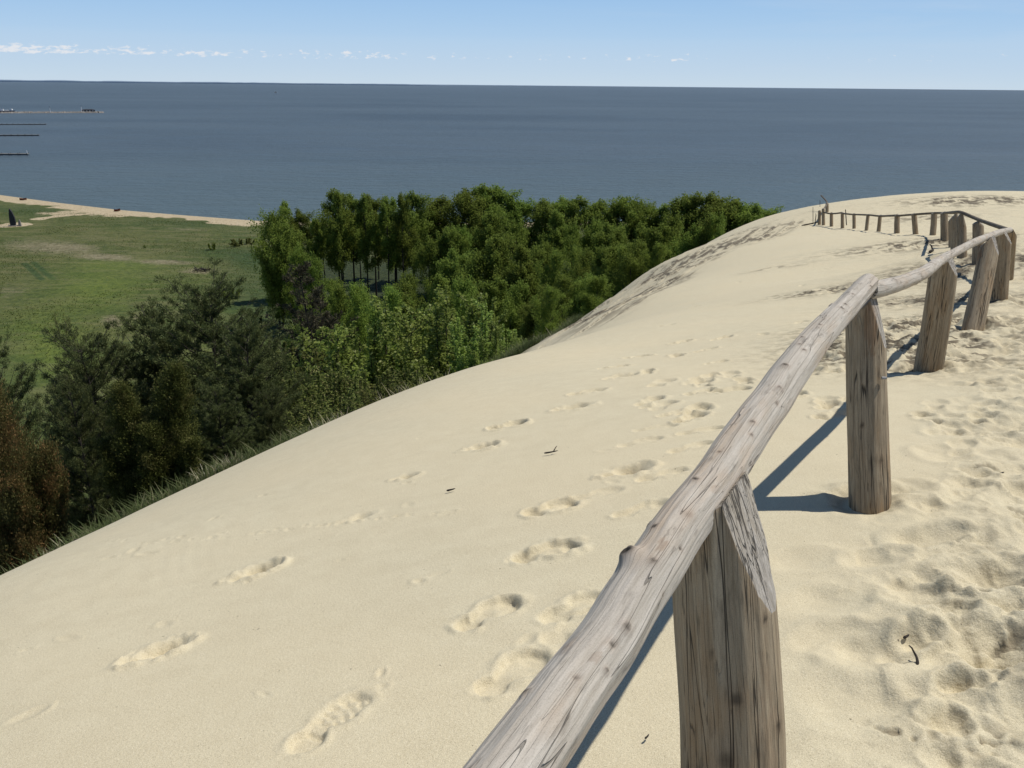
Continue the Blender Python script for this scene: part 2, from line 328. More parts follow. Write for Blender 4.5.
def ground_material():
    t = NT('ground'); P = t.pos()
    a1 = t.attr('c1'); a2 = t.attr('c2'); r1 = t.sep(a1.outputs['Color']); r2 = t.sep(a2.outputs['Color'])
    dark, veg, sandy, wood = r1[0], r1[1], r1[2], a1.outputs['Alpha']
    brown, yel, dkg, tram = r2[0], r2[1], r2[2], a2.outputs['Alpha']
    g1 = t.noise(P, 380, 2, .6); g2 = t.noise(P, 90, 3, .6); g3 = t.noise(P, 7, 4, .55); g4 = t.noise(P, .8, 3)
    sc = t.mix(t.ramp(g3, .3, .7), (.558, .484, .325), (.615, .542, .372))
    sc = t.mix(t.math('MULTIPLY', t.ramp(g4, .35, .7), .5), sc, (.635, .535, .350))
    sc = t.mix(t.math('MULTIPLY', t.ramp(g1, .52, .72), .75), sc, (.28, .225, .15))
    sc = t.mix(t.math('MULTIPLY', t.ramp(g1, .48, .28), .75), sc, (.80, .71, .54))
    sc = t.mix(t.math('MULTIPLY', t.ramp(g2, .62, .8), .25), sc, (.33, .27, .18))
    sp = t.noise(P, 55, 1, .5)
    sc = t.mix(t.math('MULTIPLY', t.ramp(sp, .79, .81), .8), sc, (.08, .06, .045))
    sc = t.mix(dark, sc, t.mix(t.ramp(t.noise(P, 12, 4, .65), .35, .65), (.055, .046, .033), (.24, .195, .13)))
    # grassland
    n1 = t.noise(P, .06, 4, .6); n2 = t.noise(P, .9, 4, .65); n3 = t.noise(t.scale(P, (.35, 1.2, 1)), .25, 5, .7)
    gr = t.mix(t.ramp(n2, .3, .7), (.030, .048, .012), (.085, .108, .026))
    gr = t.mix(t.ramp(n1, .35, .65), gr, t.mix(t.ramp(n2, .3, .7), (.060, .072, .022), (.125, .130, .042)))
    gr = t.mix(t.math('MULTIPLY', t.ramp(n3, .48, .62), .65), gr, (.150, .140, .062))
    gr = t.mix(t.math('MULTIPLY', dkg, .8), gr, t.mix(t.ramp(n2, .3, .7), (.018, .04, .012), (.05, .085, .025)))
    gr = t.mix(t.math('MULTIPLY', yel, .8), gr, t.mix(t.ramp(n2, .3, .7), (.060, .100, .014), (.145, .190, .026)))
    bf = t.ramp(t.math('ADD', t.math('MULTIPLY', brown, .9), t.math('SUBTRACT', t.noise(P, .5, 4, .7), .5)), .3, .75)
    gr = t.mix(t.math('MULTIPLY', bf, .85), gr, t.mix(t.ramp(n2, .35, .65), (.13, .11, .06), (.26, .225, .14)))
    wd = t.mix(t.ramp(t.noise(P, 1.6, 4, .65), .35, .65), (.015, .024, .009), (.05, .062, .022))  # dark scrub floor, undergrowth shade put into the colour
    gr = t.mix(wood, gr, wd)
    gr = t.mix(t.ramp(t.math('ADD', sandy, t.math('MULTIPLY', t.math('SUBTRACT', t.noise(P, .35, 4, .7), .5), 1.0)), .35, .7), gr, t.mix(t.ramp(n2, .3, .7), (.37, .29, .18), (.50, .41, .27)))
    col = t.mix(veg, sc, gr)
    t.put(t.b.inputs['Base Color'], col)
    h = t.math('ADD', t.math('MULTIPLY', g1, .35), t.math('MULTIPLY', g2, .9))
    fine = t.bump(h, t.math('MULTIPLY', t.math('SUBTRACT', 1.0, veg), .65), .004)
    m1 = t.noise(P, 22, 4, .65); m2 = t.noise(P, 9, 3, .6)
    fine = t.bump(t.math('ADD', m1, m2), t.math('MULTIPLY', tram, .45), .016, fine)
    gb = t.bump(n2, veg, .5, fine)
    t.put(t.b.inputs['Normal'], gb)
    t.b.inputs['Roughness'].default_value = .95
    return t.m
def wood_material(name, lo, hi, brown, crackw=.010, soft=1., bumpd=.004):
    t = NT(name); g = t.attr('gv').outputs['Vector']; k = t.attr('kn'); ks = t.sep(k.outputs['Color'])
    s1 = t.scale(g, (1, 1, .06)); s2 = t.scale(g, (1, 1, .028)); s3 = t.scale(g, (1, 1, .25))
    fib = t.noise(s1, 260, 5, .65); med = t.noise(s1, 60, 4, .6, .4); big = t.noise(s3, 11, 4, .6)
    cr = t.noise(s2, 26, 2, .45, .25); cr2 = t.noise(s2, 75, 2, .4, .2)
    c = t.mix(t.ramp(med, .3, .7), lo, hi)
    c = t.mix(t.math('MULTIPLY', t.ramp(fib, .45, .7), .55*soft), c, tuple(x*.55 for x in lo))
    c = t.mix(t.math('MULTIPLY', t.ramp(big, .48, .7), .65), c, brown)
    c = t.mix(t.math('MULTIPLY', t.ramp(t.noise(s3, 34, 3, .6), .6, .72), .5), c, tuple(x*.35 for x in lo))
    crk = t.math('SUBTRACT', 1.0, t.ramp(t.math('ABSOLUTE', t.math('SUBTRACT', cr, .5)), .002, crackw))
    crk2 = t.math('MULTIPLY', t.math('SUBTRACT', 1.0, t.ramp(t.math('ABSOLUTE', t.math('SUBTRACT', cr2, .5)), .002, crackw)), t.ramp(big, .4, .6))
    ck = t.math('MAXIMUM', crk, t.math('MULTIPLY', crk2, .6))
    c = t.mix(t.math('MULTIPLY', ck, .85*soft), c, (.025, .02, .016))
    gr_ = t.noise(g, 420, 2, .6); bl = t.noise(t.scale(g, (1, 1, .14)), 38, 4, .7)
    c = t.mix(t.math('MULTIPLY', t.ramp(gr_, .5, .75), .35), c, tuple(x*.4 for x in lo))
    c = t.mix(t.math('MULTIPLY', t.ramp(bl, .62, .70), .6), c, tuple(x*.30 for x in lo))
    c = t.mix(t.math('MULTIPLY', ks[1], .8), c, t.mix(t.ramp(med, .35, .65), (.13, .07, .035), (.33, .19, .10)))
    c = t.mix(ks[0], c, (.03, .025, .02))
    t.put(t.b.inputs['Base Color'], c); t.b.inputs['Roughness'].default_value = .82
    h = t.math('ADD', t.math('ADD', t.math('MULTIPLY', fib, .35), t.math('MULTIPLY', med, .8)), t.math('MULTIPLY', ck, -1.4))
    t.put(t.b.inputs['Normal'], t.bump(h, .9, bumpd)); return t.m
def leaf_material(name, dark, light, alt=None, trans=.3):
    t = NT(name); a = t.attr('tint'); s = t.sep(a.outputs['Color'])
    oi = t.n.new('ShaderNodeObjectInfo').outputs['Random']
    c = t.mix(s[0], dark, light)
    if alt: c = t.mix(s[1], c, alt)
    hs = t.n.new('ShaderNodeHueSaturation'); t.put(hs.inputs['Color'], c)
    t.put(hs.inputs['Value'], t.math('ADD', t.math('MULTIPLY', oi, .6), .72)); t.put(hs.inputs['Hue'], t.math('ADD', t.math('MULTIPLY', oi, .035), .482))
    c = hs.outputs[0]
    t.put(t.b.inputs['Base Color'], c); t.b.inputs['Roughness'].default_value = .7; t.b.inputs['Specular IOR Level'].default_value = .08
    tr_ = t.n.new('ShaderNodeBsdfTranslucent'); t.put(tr_.inputs['Color'], t.mix(.5, c, light))
    mx = t.n.new('ShaderNodeMixShader'); mx.inputs[0].default_value = trans
    t.l.new(t.b.outputs[0], mx.inputs[1]); t.l.new(tr_.outputs[0], mx.inputs[2]); t.l.new(mx.outputs[0], t.out.inputs['Surface']); return t.m
def plain(name, a, b=None, scale=8, rough=.85):
    t = NT(name); P = t.n.new('ShaderNodeTexCoord').outputs['Object']
    t.put(t.b.inputs['Base Color'], t.mix(t.ramp(t.noise(P, scale, 3, .6), .3, .7), a, b or tuple(x*.65 for x in a))); t.b.inputs['Roughness'].default_value = rough; return t.m
def water_material():
    t = NT('water'); P = t.pos()
    big = t.noise(t.scale(P, (.0016, .0045, 1)), 1.0, 4, .55, .5); mid = t.noise(t.scale(P, (.02, .05, 1)), 1.0, 4, .6)
    sx = t.n.new('ShaderNodeSeparateXYZ'); t.put(sx.inputs[0], P)
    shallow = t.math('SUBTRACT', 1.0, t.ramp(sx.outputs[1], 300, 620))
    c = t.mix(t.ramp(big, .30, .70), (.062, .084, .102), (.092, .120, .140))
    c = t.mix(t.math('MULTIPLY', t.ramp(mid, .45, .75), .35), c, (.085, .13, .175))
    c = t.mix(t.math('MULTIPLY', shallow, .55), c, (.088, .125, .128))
    c = t.mix(t.math('MULTIPLY', t.ramp(sx.outputs[1], 900, 12000), .5), c, (.110, .138, .165))  # distance haze painted into the far water
    t.put(t.b.inputs['Base Color'], c); t.b.inputs['Roughness'].default_value = .45; t.b.inputs['IOR'].default_value = 1.33
    t.b.inputs['Specular IOR Level'].default_value = .22
    w1 = t.noise(t.scale(P, (.5, 1.0, 1)), .55, 4, .6, .3); w2 = t.noise(t.scale(P, (.5, 1.2, 1)), .11, 3, .6)
    t.put(t.b.inputs['Normal'], t.bump(t.math('ADD', w1, t.math('MULTIPLY', w2, 1.6)), .9, 1.1)); return t.m
MG = ground_material()
M_post = wood_material('weathered_post_wood', (.26, .20, .13), (.43, .345, .235), (.35, .22, .11))
M_rail = wood_material('weathered_rail_wood', (.40, .35, .285), (.56, .505, .43), (.46, .34, .23), .004, .62)
M_cut = wood_material('sawn_wood', (.30, .265, .22), (.52, .475, .415), (.36, .30, .22), .03, bumpd=.006)
M_far = plain('grey_wood', (.17, .14, .105), (.09, .075, .058), 9)
M_nail = plain('dull_steel', (.35, .34, .33), rough=.5)
M_bark = plain('dark_bark', (.05, .042, .034), (.025, .021, .018), 5)
M_barkg = plain('grey_bark', (.075, .065, .05), (.04, .034, .028), 5)
L_ald = leaf_material('alder_leaves', (.090, .125, .022), (.240, .305, .058), (.30, .35, .09), .5)
L_ald2 = leaf_material('young_alder_leaves', (.095, .135, .024), (.260, .335, .062), (.31, .37, .10), .5)
L_wil = leaf_material('willow_leaves', (.13, .175, .038), (.35, .43, .10), (.50, .54, .24), .5)
L_dark = leaf_material('bush_leaves', (.080, .100, .028), (.225, .255, .07), (.28, .25, .11), .4)
L_pine = leaf_material('pine_needles', (.048, .060, .022), (.155, .175, .062), (.22, .22, .10), .2)
L_brpine = leaf_material('dry_needles', (.040, .038, .022), (.095, .085, .052), (.15, .12, .08), .15)
L_jun = leaf_material('juniper_scales', (.045, .065, .016), (.165, .19, .048), (.24, .23, .075), .2)
L_red = leaf_material('rusty_juniper_scales', (.075, .078, .027), (.18, .165, .055), (.28, .155, .065), .25)
L_grass = leaf_material('marram_blades', (.055, .080, .026), (.15, .19, .075), (.32, .30, .17), .25)
L_dry = leaf_material('dry_grass_blades', (.22, .19, .12), (.42, .37, .25), (.50, .46, .34), .2)
# ------------------------------------------------------------------ the setting
names = {0: 'sand_dune', 1: 'meadow', 2: 'beach'}
for k, nm in names.items():
    o = grid_mesh(nm, Q[kindf == k], VV, (('c1', C1), ('c2', C2)), MG); tag(o, kind='structure')
# lagoon: rings out to the horizon
yw = np.concatenate([[200, 260], np.geomspace(300, 70000, 46)]); wv = []; 
for y in yw:
    for u in np.linspace(-1, 1, 9): wv.append((u*(600+y*1.6), y, 0))
wv = np.array(wv, np.float32); wi = np.arange(len(wv)).reshape(-1, 9)
wq = np.stack([wi[:-1, :-1], wi[:-1, 1:], wi[1:, 1:], wi[1:, :-1]], -1).reshape(-1, 4)
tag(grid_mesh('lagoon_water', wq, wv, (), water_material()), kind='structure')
# low far shore across the lagoon
def coast(x0, x1, y0, y1, h0, h1, seed, n=220):
    vs = []; fs = []
    for i in range(n):
        t = i/(n-1); x = x0+(x1-x0)*t; y = y0+(y1-y0)*t; h = (h0+(h1-h0)*t)*(.75+.5*float(vnoise(np.array([t*26.]), np.array([seed*3.3]))[0])+.25*float(vnoise(np.array([t*110.]), np.array([seed*1.3]))[0]))*min(1, (1-t)*8)
        vs += [(x, y, -2), (x, y, h), (x+200, y+900, -2)]
    vs = np.array(vs, np.float32); fs = []
    for i in range(n-1):
        a = i*3; fs += [(a, a+3, a+4, a+1), (a+1, a+4, a+5, a+2)]
    return vs, np.array(fs)
cm = NT('far_shore'); cm.put(cm.b.inputs['Base Color'], cm.mix(cm.ramp(cm.noise(cm.pos(), .0009, 3), .4, .6), (.30, .38, .47), (.34, .42, .51)))  # bluish base colour with the aerial haze painted in
v1, f1 = coast(-19000, -700, 21000, 24000, 44, 24, 1); v2, f2 = coast(-6000, 14000, 31000, 38000, 22, 6, 4)
tag(grid_mesh('far_shore', np.concatenate([f1, f2+len(v1)]), np.concatenate([v1, v2]), (), cm.m), kind='structure')
# ------------------------------------------------------------------ sky and sun
SUN_EL, SUN_AZ = R(60), math.atan2(.49, .195)
w = bpy.data.worlds.new('World'); SC.world = w; w.use_nodes = True
t = NT.__new__(NT); t.t = w.node_tree; t.n = t.t.nodes; t.l = t.t.links
bg = t.n['Background']; sky = t.n.new('ShaderNodeTexSky'); sky.sky_type = 'NISHITA'; sky.sun_disc = False
sky.sun_elevation = SUN_EL; sky.sun_rotation = SUN_AZ; sky.air_density = 1.0; sky.dust_density = .7; sky.ozone_density = 1.6; sky.altitude = 50
G = t.n.new('ShaderNodeTexCoord').outputs['Generated']; sx = t.n.new('ShaderNodeSeparateXYZ'); t.put(sx.inputs[0], G)
azm = t.math('ARCTAN2', sx.outputs[0], sx.outputs[1]); el = t.math('ARCSINE', sx.outputs[2])
cv = t.n.new('ShaderNodeCombineXYZ'); t.put(cv.inputs[0], t.math('MULTIPLY', azm, 95.0)); t.put(cv.inputs[1], t.math('MULTIPLY', el, 235.0))
n1 = t.noise(cv.outputs[0], 1.0, 6, .62, .3)
cv2 = t.n.new('ShaderNodeCombineXYZ'); t.put(cv2.inputs[0], t.math('MULTIPLY', azm, 9.0)); cv2.inputs[1].default_value = 3.1
gap = t.noise(cv2.outputs[0], 1.0, 2)
eld = t.math('MULTIPLY', el, 57.2958)
band = t.math('MULTIPLY', t.ramp(eld, 1.1, 1.5, True), t.math('SUBTRACT', 1.0, t.ramp(eld, 1.65, 2.5, True)))
left = t.math('ADD', .55, t.math('MULTIPLY', t.ramp(azm, .25, -.45), .30))
dens = t.math('MULTIPLY', t.math('MULTIPLY', band, left), t.math('ADD', .55, gap))
cum = t.ramp(t.math('ADD', n1, t.math('MULTIPLY', dens, .44)), .875, 1.0)
cv3 = t.n.new('ShaderNodeCombineXYZ'); t.put(cv3.inputs[0], t.math('MULTIPLY', azm, 4.0)); t.put(cv3.inputs[1], t.math('MULTIPLY', el, 38.0))
cir = t.math('MULTIPLY', t.ramp(t.noise(cv3.outputs[0], 1.0, 5, .6, .6), .50, .8), t.ramp(azm, -.1, .5))
veil = t.math('MULTIPLY', t.math('MULTIPLY', t.ramp(eld, .4, 1.2, True), t.math('SUBTRACT', 1.0, t.ramp(eld, 2.0, 4.2, True))), .15)
K = 1/.085
def kc(r, g, b): return (r*K, g*K, b*K)
grad = t.mix(t.ramp(eld, 0, 2.9), kc(.57, .69, .80), kc(.43, .62, .83))
grad = t.mix(t.ramp(eld, 2.6, 7.0), grad, kc(.27, .49, .80))
base = t.mix(t.ramp(eld, 5, 22, True), grad, t.mix(1.0, sky.outputs[0], (.46, .62, .80), 'MULTIPLY'))
c = t.mix(t.math('MULTIPLY', cir, .30), base, kc(.62, .70, .80))
c = t.mix(veil, c, kc(.52, .64, .80))
c = t.mix(t.math('MULTIPLY', cum, .9), c, kc(.78, .80, .84))
t.l.new(c, bg.inputs[0]); bg.inputs[1].default_value = .085
sun = bpy.data.lights.new('sun', 'SUN'); so = bpy.data.objects.new('sun', sun); COL.objects.link(so)
sun.energy = 4.1; sun.angle = R(.53); sun.color = (1, .965, .89)
sd = Vector((math.sin(SUN_AZ)*math.cos(SUN_EL), math.cos(SUN_AZ)*math.cos(SUN_EL), math.sin(SUN_EL)))
so.rotation_euler = sd.to_track_quat('Z', 'Y').to_euler(); so.location = (0, 0, 200)
SC.view_settings.view_transform = 'Standard'; SC.view_settings.look = 'None'; SC.view_settings.exposure = 0
SC.cycles.max_bounces = 6; SC.cycles.transparent_max_bounces = 4
# ------------------------------------------------------------------ fence
FENCE = empty('wooden_fence', (1.58, 3.4, zat(1.58, 3.4)))
tag(FENCE, 'weathered grey log fence with rough round posts zigzagging over the sand dune', 'fence')
def log_arrays(pts, rad, seg, knots=(), patches=(), seed=0, rough=.05, z0=0.):
    """a rough round log through pts (k,3) with radii; returns verts, quads, gv, kn"""
    pts = np.array(pts, float); rad = np.array(rad, float); n = len(pts)
    T = np.gradient(pts, axis=0); T /= np.linalg.norm(T, axis=1)[:, None]
    ref = np.array([0, 0, 1.]) if abs(T[0, 2]) < .8 else np.array([1., 0, 0])
    A = np.cross(T, ref); A /= np.linalg.norm(A, axis=1)[:, None]; B = np.cross(T, A)
    s = np.concatenate([[0], np.cumsum(np.linalg.norm(np.diff(pts, axis=0), axis=1))])+z0
    th = np.linspace(0, 2*np.pi, seg, endpoint=False); TH, SS = np.meshgrid(th, s)
    cx, cy = np.cos(TH), np.sin(TH)
    rr_ = rad[:, None]*(1+rough*fbm(cx*1.1+SS*1.4+seed, cy*1.1+7, 3, seed)+rough*.5*fbm(cx*4+seed, cy*4+SS*1.0, 2, seed+5))
    fl = fbm(cx*9+seed, cy*9+SS*.6, 3, seed+8); rr_ = rr_*(1+.03*fl)
    kn = np.zeros((n, seg, 4), np.float32); kn[..., 3] = 1
    for (ks, kth, kr, kh, kd) in knots:
        dt = np.angle(np.exp(1j*(TH-kth)))*rad[:, None]; q_ = ((SS-ks)**2/(kr*1.25)**2+dt**2/kr**2)
        rr_ = rr_+kh*np.exp(-q_)-abs(kh)*.8*np.exp(-q_*9)*(kd > .3); kn[..., 0] = np.maximum(kn[..., 0], kd*np.exp(-(q_*2.2)**2))
        kn[..., 1] = np.maximum(kn[..., 1], .35*np.exp(-q_*.5))
    for (ks, kl, kth, kw, kv) in patches:
        dt = np.abs(np.angle(np.exp(1j*(TH-kth)))); kn[..., 1] = np.maximum(kn[..., 1], kv*sstep(.0, .4, 1-((SS-ks)/kl)**2-(dt/kw)**2+fbm(SS*24, TH*9, 3, 3)*1.1))
    Vv = pts[:, None, :]+rr_[..., None]*(cx[..., None]*A[:, None]+cy[..., None]*B[:, None])
    gv = np.stack([cx*rad[:, None]+seed*3.1, cy*rad[:, None], SS], -1)
    i = np.arange(n*seg).reshape(n, seg); j = np.roll(i, -1, 1)
    Fq = np.stack([i[:-1], j[:-1], j[1:], i[1:]], -1).reshape(-1, 4)
    return Vv, Fq, gv, kn, (A, B)
def log_object(name, pts, rad, seg, mat, parent, cuts=(), origin=None, caps=True, mat2=None, **k):
    Vv, Fq, gv, kn, _ = log_arrays(pts, rad, seg, **k); n = len(pts)
    O = np.array(origin if origin is not None else pts[0], float)
    V2 = (Vv-O).reshape(-1, 3)
    me = bpy.data.meshes.new(name); me.from_pydata(V2.tolist(), [], Fq.tolist())
    bm = bmesh.new(); bm.from_mesh(me)
    gl = bm.verts.layers.float_vector.new('gv'); kl = bm.verts.layers.float_color.new('kn')
    bm.verts.ensure_lookup_table(); g2 = gv.reshape(-1, 3); k2 = kn.reshape(-1, 4)
    for i_, v in enumerate(bm.verts): v[gl] = Vector(g2[i_]); v[kl] = k2[i_]
    for f in bm.faces: f.smooth = True
    if caps:
        for r_ in (range(seg), range((n-1)*seg, n*seg)):
            f = bm.faces.new([bm.verts[i_] for i_ in r_]); f.material_index = 1
    for (co, no) in cuts:
        geom = bm.verts[:]+bm.edges[:]+bm.faces[:]
        r_ = bmesh.ops.bisect_plane(bm, geom=geom, plane_co=Vector(co)-Vector(O), plane_no=Vector(no), clear_outer=True, dist=1e-5)
        ed = [e for e in r_['geom_cut'] if isinstance(e, bmesh.types.BMEdge)]
        ff = bmesh.ops.edgeloop_fill(bm, edges=ed)['faces']
        for f in ff: f.material_index = 1; f.smooth = False
    bmesh.ops.recalc_face_normals(bm, faces=bm.faces[:])
    bm.to_mesh(me); bm.free(); me.materials.append(mat); me.materials.append(mat2 or M_cut)
    o = bpy.data.objects.new(name, me); COL.objects.link(o); o.parent = parent
    o.matrix_parent_inverse = Matrix.Identity(4); o.location = Vector(O)-parent.location; return o
def spl(P, n):
    """smooth curve through control rows"""
    P = np.array(P, float); t = np.concatenate([[0], np.cumsum(np.linalg.norm(np.diff(P[:, :3], axis=0), axis=1)**.5)])
    tt = np.linspace(0, t[-1], n); out = []
    for q_ in tt:
        i = min(max(np.searchsorted(t, q_)-1, 0), len(P)-2); f = (q_-t[i])/(t[i+1]-t[i])
        p0 = P[max(i-1, 0)]; p1 = P[i]; p2 = P[i+1]; p3 = P[min(i+2, len(P)-1)]
        out.append(.5*((2*p1)+(-p0+p2)*f+(2*p0-5*p1+4*p2-p3)*f*f+(-p0+3*p1-3*p2+p3)*f**3))
    return np.array(out)
fd0 = Vector((.49, .87, 0)).normalized()
def post(base_px, d, top_px, dt, r, fdir, seed, wl=66, wr=52, ridge=.012, seg=40, n=40, knots=(), patches=(), taper=.93, name='post', world=None):
    if world: b, tp = world
    else: b = at(*base_px, d); tp = at(*top_px, dt)
    ax = (tp-b); 
    bb = b-ax.normalized()*.35
    k = np.linspace(0, 1, n)[:, None]; P = np.array(bb)*(1-k)+np.array(tp+ax.normalized()*.08)*k
    P = P+np.stack([fbm(k[:, 0]*2, k[:, 0]*0, 2, seed), fbm(k[:, 0]*2, k[:, 0]*0+4, 2, seed+3), k[:, 0]*0], -1)*r*.12
    rad = r*(1.03+(taper-1.03)*k[:, 0])
    nr = Vector((fdir.y, -fdir.x, 0)); apex = tp+nr*ridge
    cuts = [(apex, (nr*math.sin(R(wr))+Vector((0, 0, 1))*math.cos(R(wr)))), (apex, (-nr*math.sin(R(wl))+Vector((0, 0, 1))*math.cos(R(wl))))] if wr else [(tp, (0, 0, 1))]
    o = log_object(name, P, rad, seg, M_post, FENCE, cuts=[(c_, n_) for c_, n_ in cuts], origin=b, seed=seed, knots=knots, patches=patches, rough=.07)
    return o, b, tp
# near leg. rail through the tops
P0 = at(510, 772, 1.20); P1 = at(861, 289, 3.62)
d01 = P1-P0
rail_pts = [P0-d01*.62, P0-d01*.3, P0, at(585,668,1.43), at(655,562,1.68), at(706,490,1.93), at(765,410,2.33), at(822,333,2.95), at(866,284,3.70)]
rr0 = [.058, .056, .0545, .054, .0535, .053, .052, .048, .046]
C_ = spl([list(p)+[r_] for p, r_ in zip(rail_pts, rr0)], 460)
C_[:, 0] += fbm(np.arange(460)/70., np.zeros(460), 3, 2)*.014; C_[:, 2] += fbm(np.arange(460)/60., np.zeros(460)+3, 3, 5)*.014
slen = np.concatenate([[0], np.cumsum(np.linalg.norm(np.diff(C_[:, :3], axis=0), axis=1))])
def knot_at(px, py, kr, kh, kd):
    """a knot where this sight line meets the rail"""
    r_ = np.array(ray(px, py)); r_ /= np.linalg.norm(r_); rel = C_[:, :3]-np.array((0, 0, EYE)); tt = rel@r_
    dist = np.linalg.norm(rel-tt[:, None]*r_, axis=1); i = int(np.argmin(dist))
    T = C_[min(i+1, 459), :3]-C_[i-1, :3]; T /= np.linalg.norm(T); A = np.cross(T, [0, 0, 1.]); A /= np.linalg.norm(A); B = np.cross(T, A)
    # offset of the sight line from the axis, then the near side of the log
    off = np.array((0, 0, EYE))+r_*tt[i]-C_[i, :3]; rad = C_[i, 3]; side = off-T*(off@T); h2 = max(rad**2-side@side, 0.)
    toward = -r_-T*(-r_@T); toward /= np.linalg.norm(toward); p_ = side+toward*math.sqrt(h2)
    return (slen[i], math.atan2(p_@B, p_@A), kr, kh, kd)
kn1 = [knot_at(624,566,.019,.026,1.), knot_at(599,662,.008,-.002,.7), knot_at(670,565,.006,-.002,.9), knot_at(686,492,.010,.005,1.), knot_at(676,532,.012,.002,.15), knot_at(742,438,.008,.003,.7),
       knot_at(777,378,.011,.010,.9), knot_at(795,362,.008,.003,.8), knot_at(770,401,.008,.003,.6), knot_at(833,317,.010,.006,.9), knot_at(812,333,.007,.003,.8), knot_at(845,303,.008,.003,.6), knot_at(560,700,.006,-.001,.5),
       knot_at(711,465,.006,.002,.6), knot_at(655,606,.005,-.001,.7), knot_at(560,655,.012,.001,.2), knot_at(741,450,.007,.0,.6), knot_at(796,345,.006,.004,.8), knot_at(826,300,.008,.008,.8)]
for _k in range(44):
    kn1.append((random.uniform(.3, slen[-1]-.05), random.uniform(-3.1, 3.1), random.uniform(.005, .010), random.uniform(.001, .006), random.uniform(.6, 1.0)))
pat1 = [(slen[i_], .04, th_, .25, v_) for i_, th_, v_ in [(knot and 0, 0, 0) for knot in ()]]
kk = knot_at(651, 562, .02, 0, 0); pat1 = [(kk[0], .028, kk[1], .16, .45)]; kk = knot_at(579, 680, .02, 0, 0); pat1.append((kk[0], .022, kk[1], .2, .3)); kk = knot_at(703, 505, .02, 0, 0); pat1.append((kk[0], .02, kk[1], .2, .3))
rail1 = log_object('rail', C_[:, :3], C_[:, 3], 96, M_rail, FENCE, mat2=M_bark, seed=1, knots=kn1, patches=pat1, rough=.10)
# second rail, slightly crooked, round the bend
rail2_pts = [(at(868,290,3.66), .040), (at(882,288,3.9), .039), (at(905,281,4.5), .038), (at(925,272,5.2), .0385), (at(938,262,6.1), .037), (at(952,254,6.8), .036), (at(975,242,8.2), .036), (at(990,236,9.3), .036), (at(1001,232,11.0), .038), (at(1010,230,13.6), .04)]
C2_ = spl([list(p)+[r_] for p, r_ in rail2_pts], 260)
rail2 = log_object('rail', C2_[:, :3], C2_[:, 3], 40, M_rail, FENCE, seed=4, rough=.09, knots=[(s_, th_, .02, .006, .7) for s_, th_ in [(.5,-1.),(1.3,.6),(2.2,-1.4),(3.1,.4),(4.3,-.6),(5.6,1.)]])
# posts of the near leg
p1, b1, t1_ = post((738,860), 2.0, (721,484), 1.92, .117, fd0, 11, wl=40, wr=63, ridge=.032, seg=96, n=110, knots=[(.80,3.0,.018,.004,.7),(.97,3.75,.011,.003,.9),(.66,2.75,.024,.004,.6),(.90,2.6,.008,.001,.8),(.72,3.9,.014,.003,.7)], patches=[(.6,.3,3.6,.25,.25)])
p2, b2, t2_ = post((869,503), 3.75, (865,296), 3.76, .086, fd0, 12, wl=48, wr=66, ridge=.035, seg=72, n=80, knots=[(1.2,3.3,.014,.003,.8),(.7,2.5,.010,.002,.8),(.55,3.4,.016,.003,.6)], patches=[(1.12,.12,3.0,.38,.65)])
p3, b3, t3_ = post((928,369), 6.8, (945,254), 6.5, .105, Vector((.58,.81,0)), 13, wl=50, wr=60, ridge=.02, seg=48)
p4, b4, t4_ = post((973,328), 8.6, (991,236), 8.9, .098, Vector((.55,.83,0)), 14, wl=50, wr=60, ridge=.02, patches=[(1.16,.10,3.2,.9,.95)])
p5, b5, t5_ = post((997,300), 11.4, (1002,231), 11.2, .125, Vector((.55,.83,0)), 15, wl=40, wr=55, ridge=.03)
p6, b6, t6_ = post((1006,279), 14.3, (1010,229), 13.8, .115, Vector((.3,.95,0)), 16, wl=40, wr=50, ridge=.03)
for (pp_, bb_, tt_) in ((p2, b2, t2_),):
    # bolt on the right flank of the second post
    me = bpy.data.meshes.new('bolt'); bm = bmesh.new(); bmesh.ops.create_cone(bm, segments=12, radius1=.007, radius2=.006, depth=.02, cap_ends=True, matrix=Matrix.Rotation(R(90), 4, 'Y')); bm.to_mesh(me); bm.free(); me.materials.append(M_nail)
    bo = bpy.data.objects.new('bolt', me); COL.objects.link(bo); bo.parent = pp_; pt = at(884, 378, 3.66); bo.location = pt-bb_
# behind the photographer the first rail needs its other post
pe = Vector(rail_pts[0])+d01*.12; gx = zat(pe.x, pe.y)
post(None, 0, None, 0, .10, fd0, 17, wl=40, wr=60, world=(Vector((pe.x+.02, pe.y-.02, gx)), Vector((pe.x+.05, pe.y, pe.z+.06))))
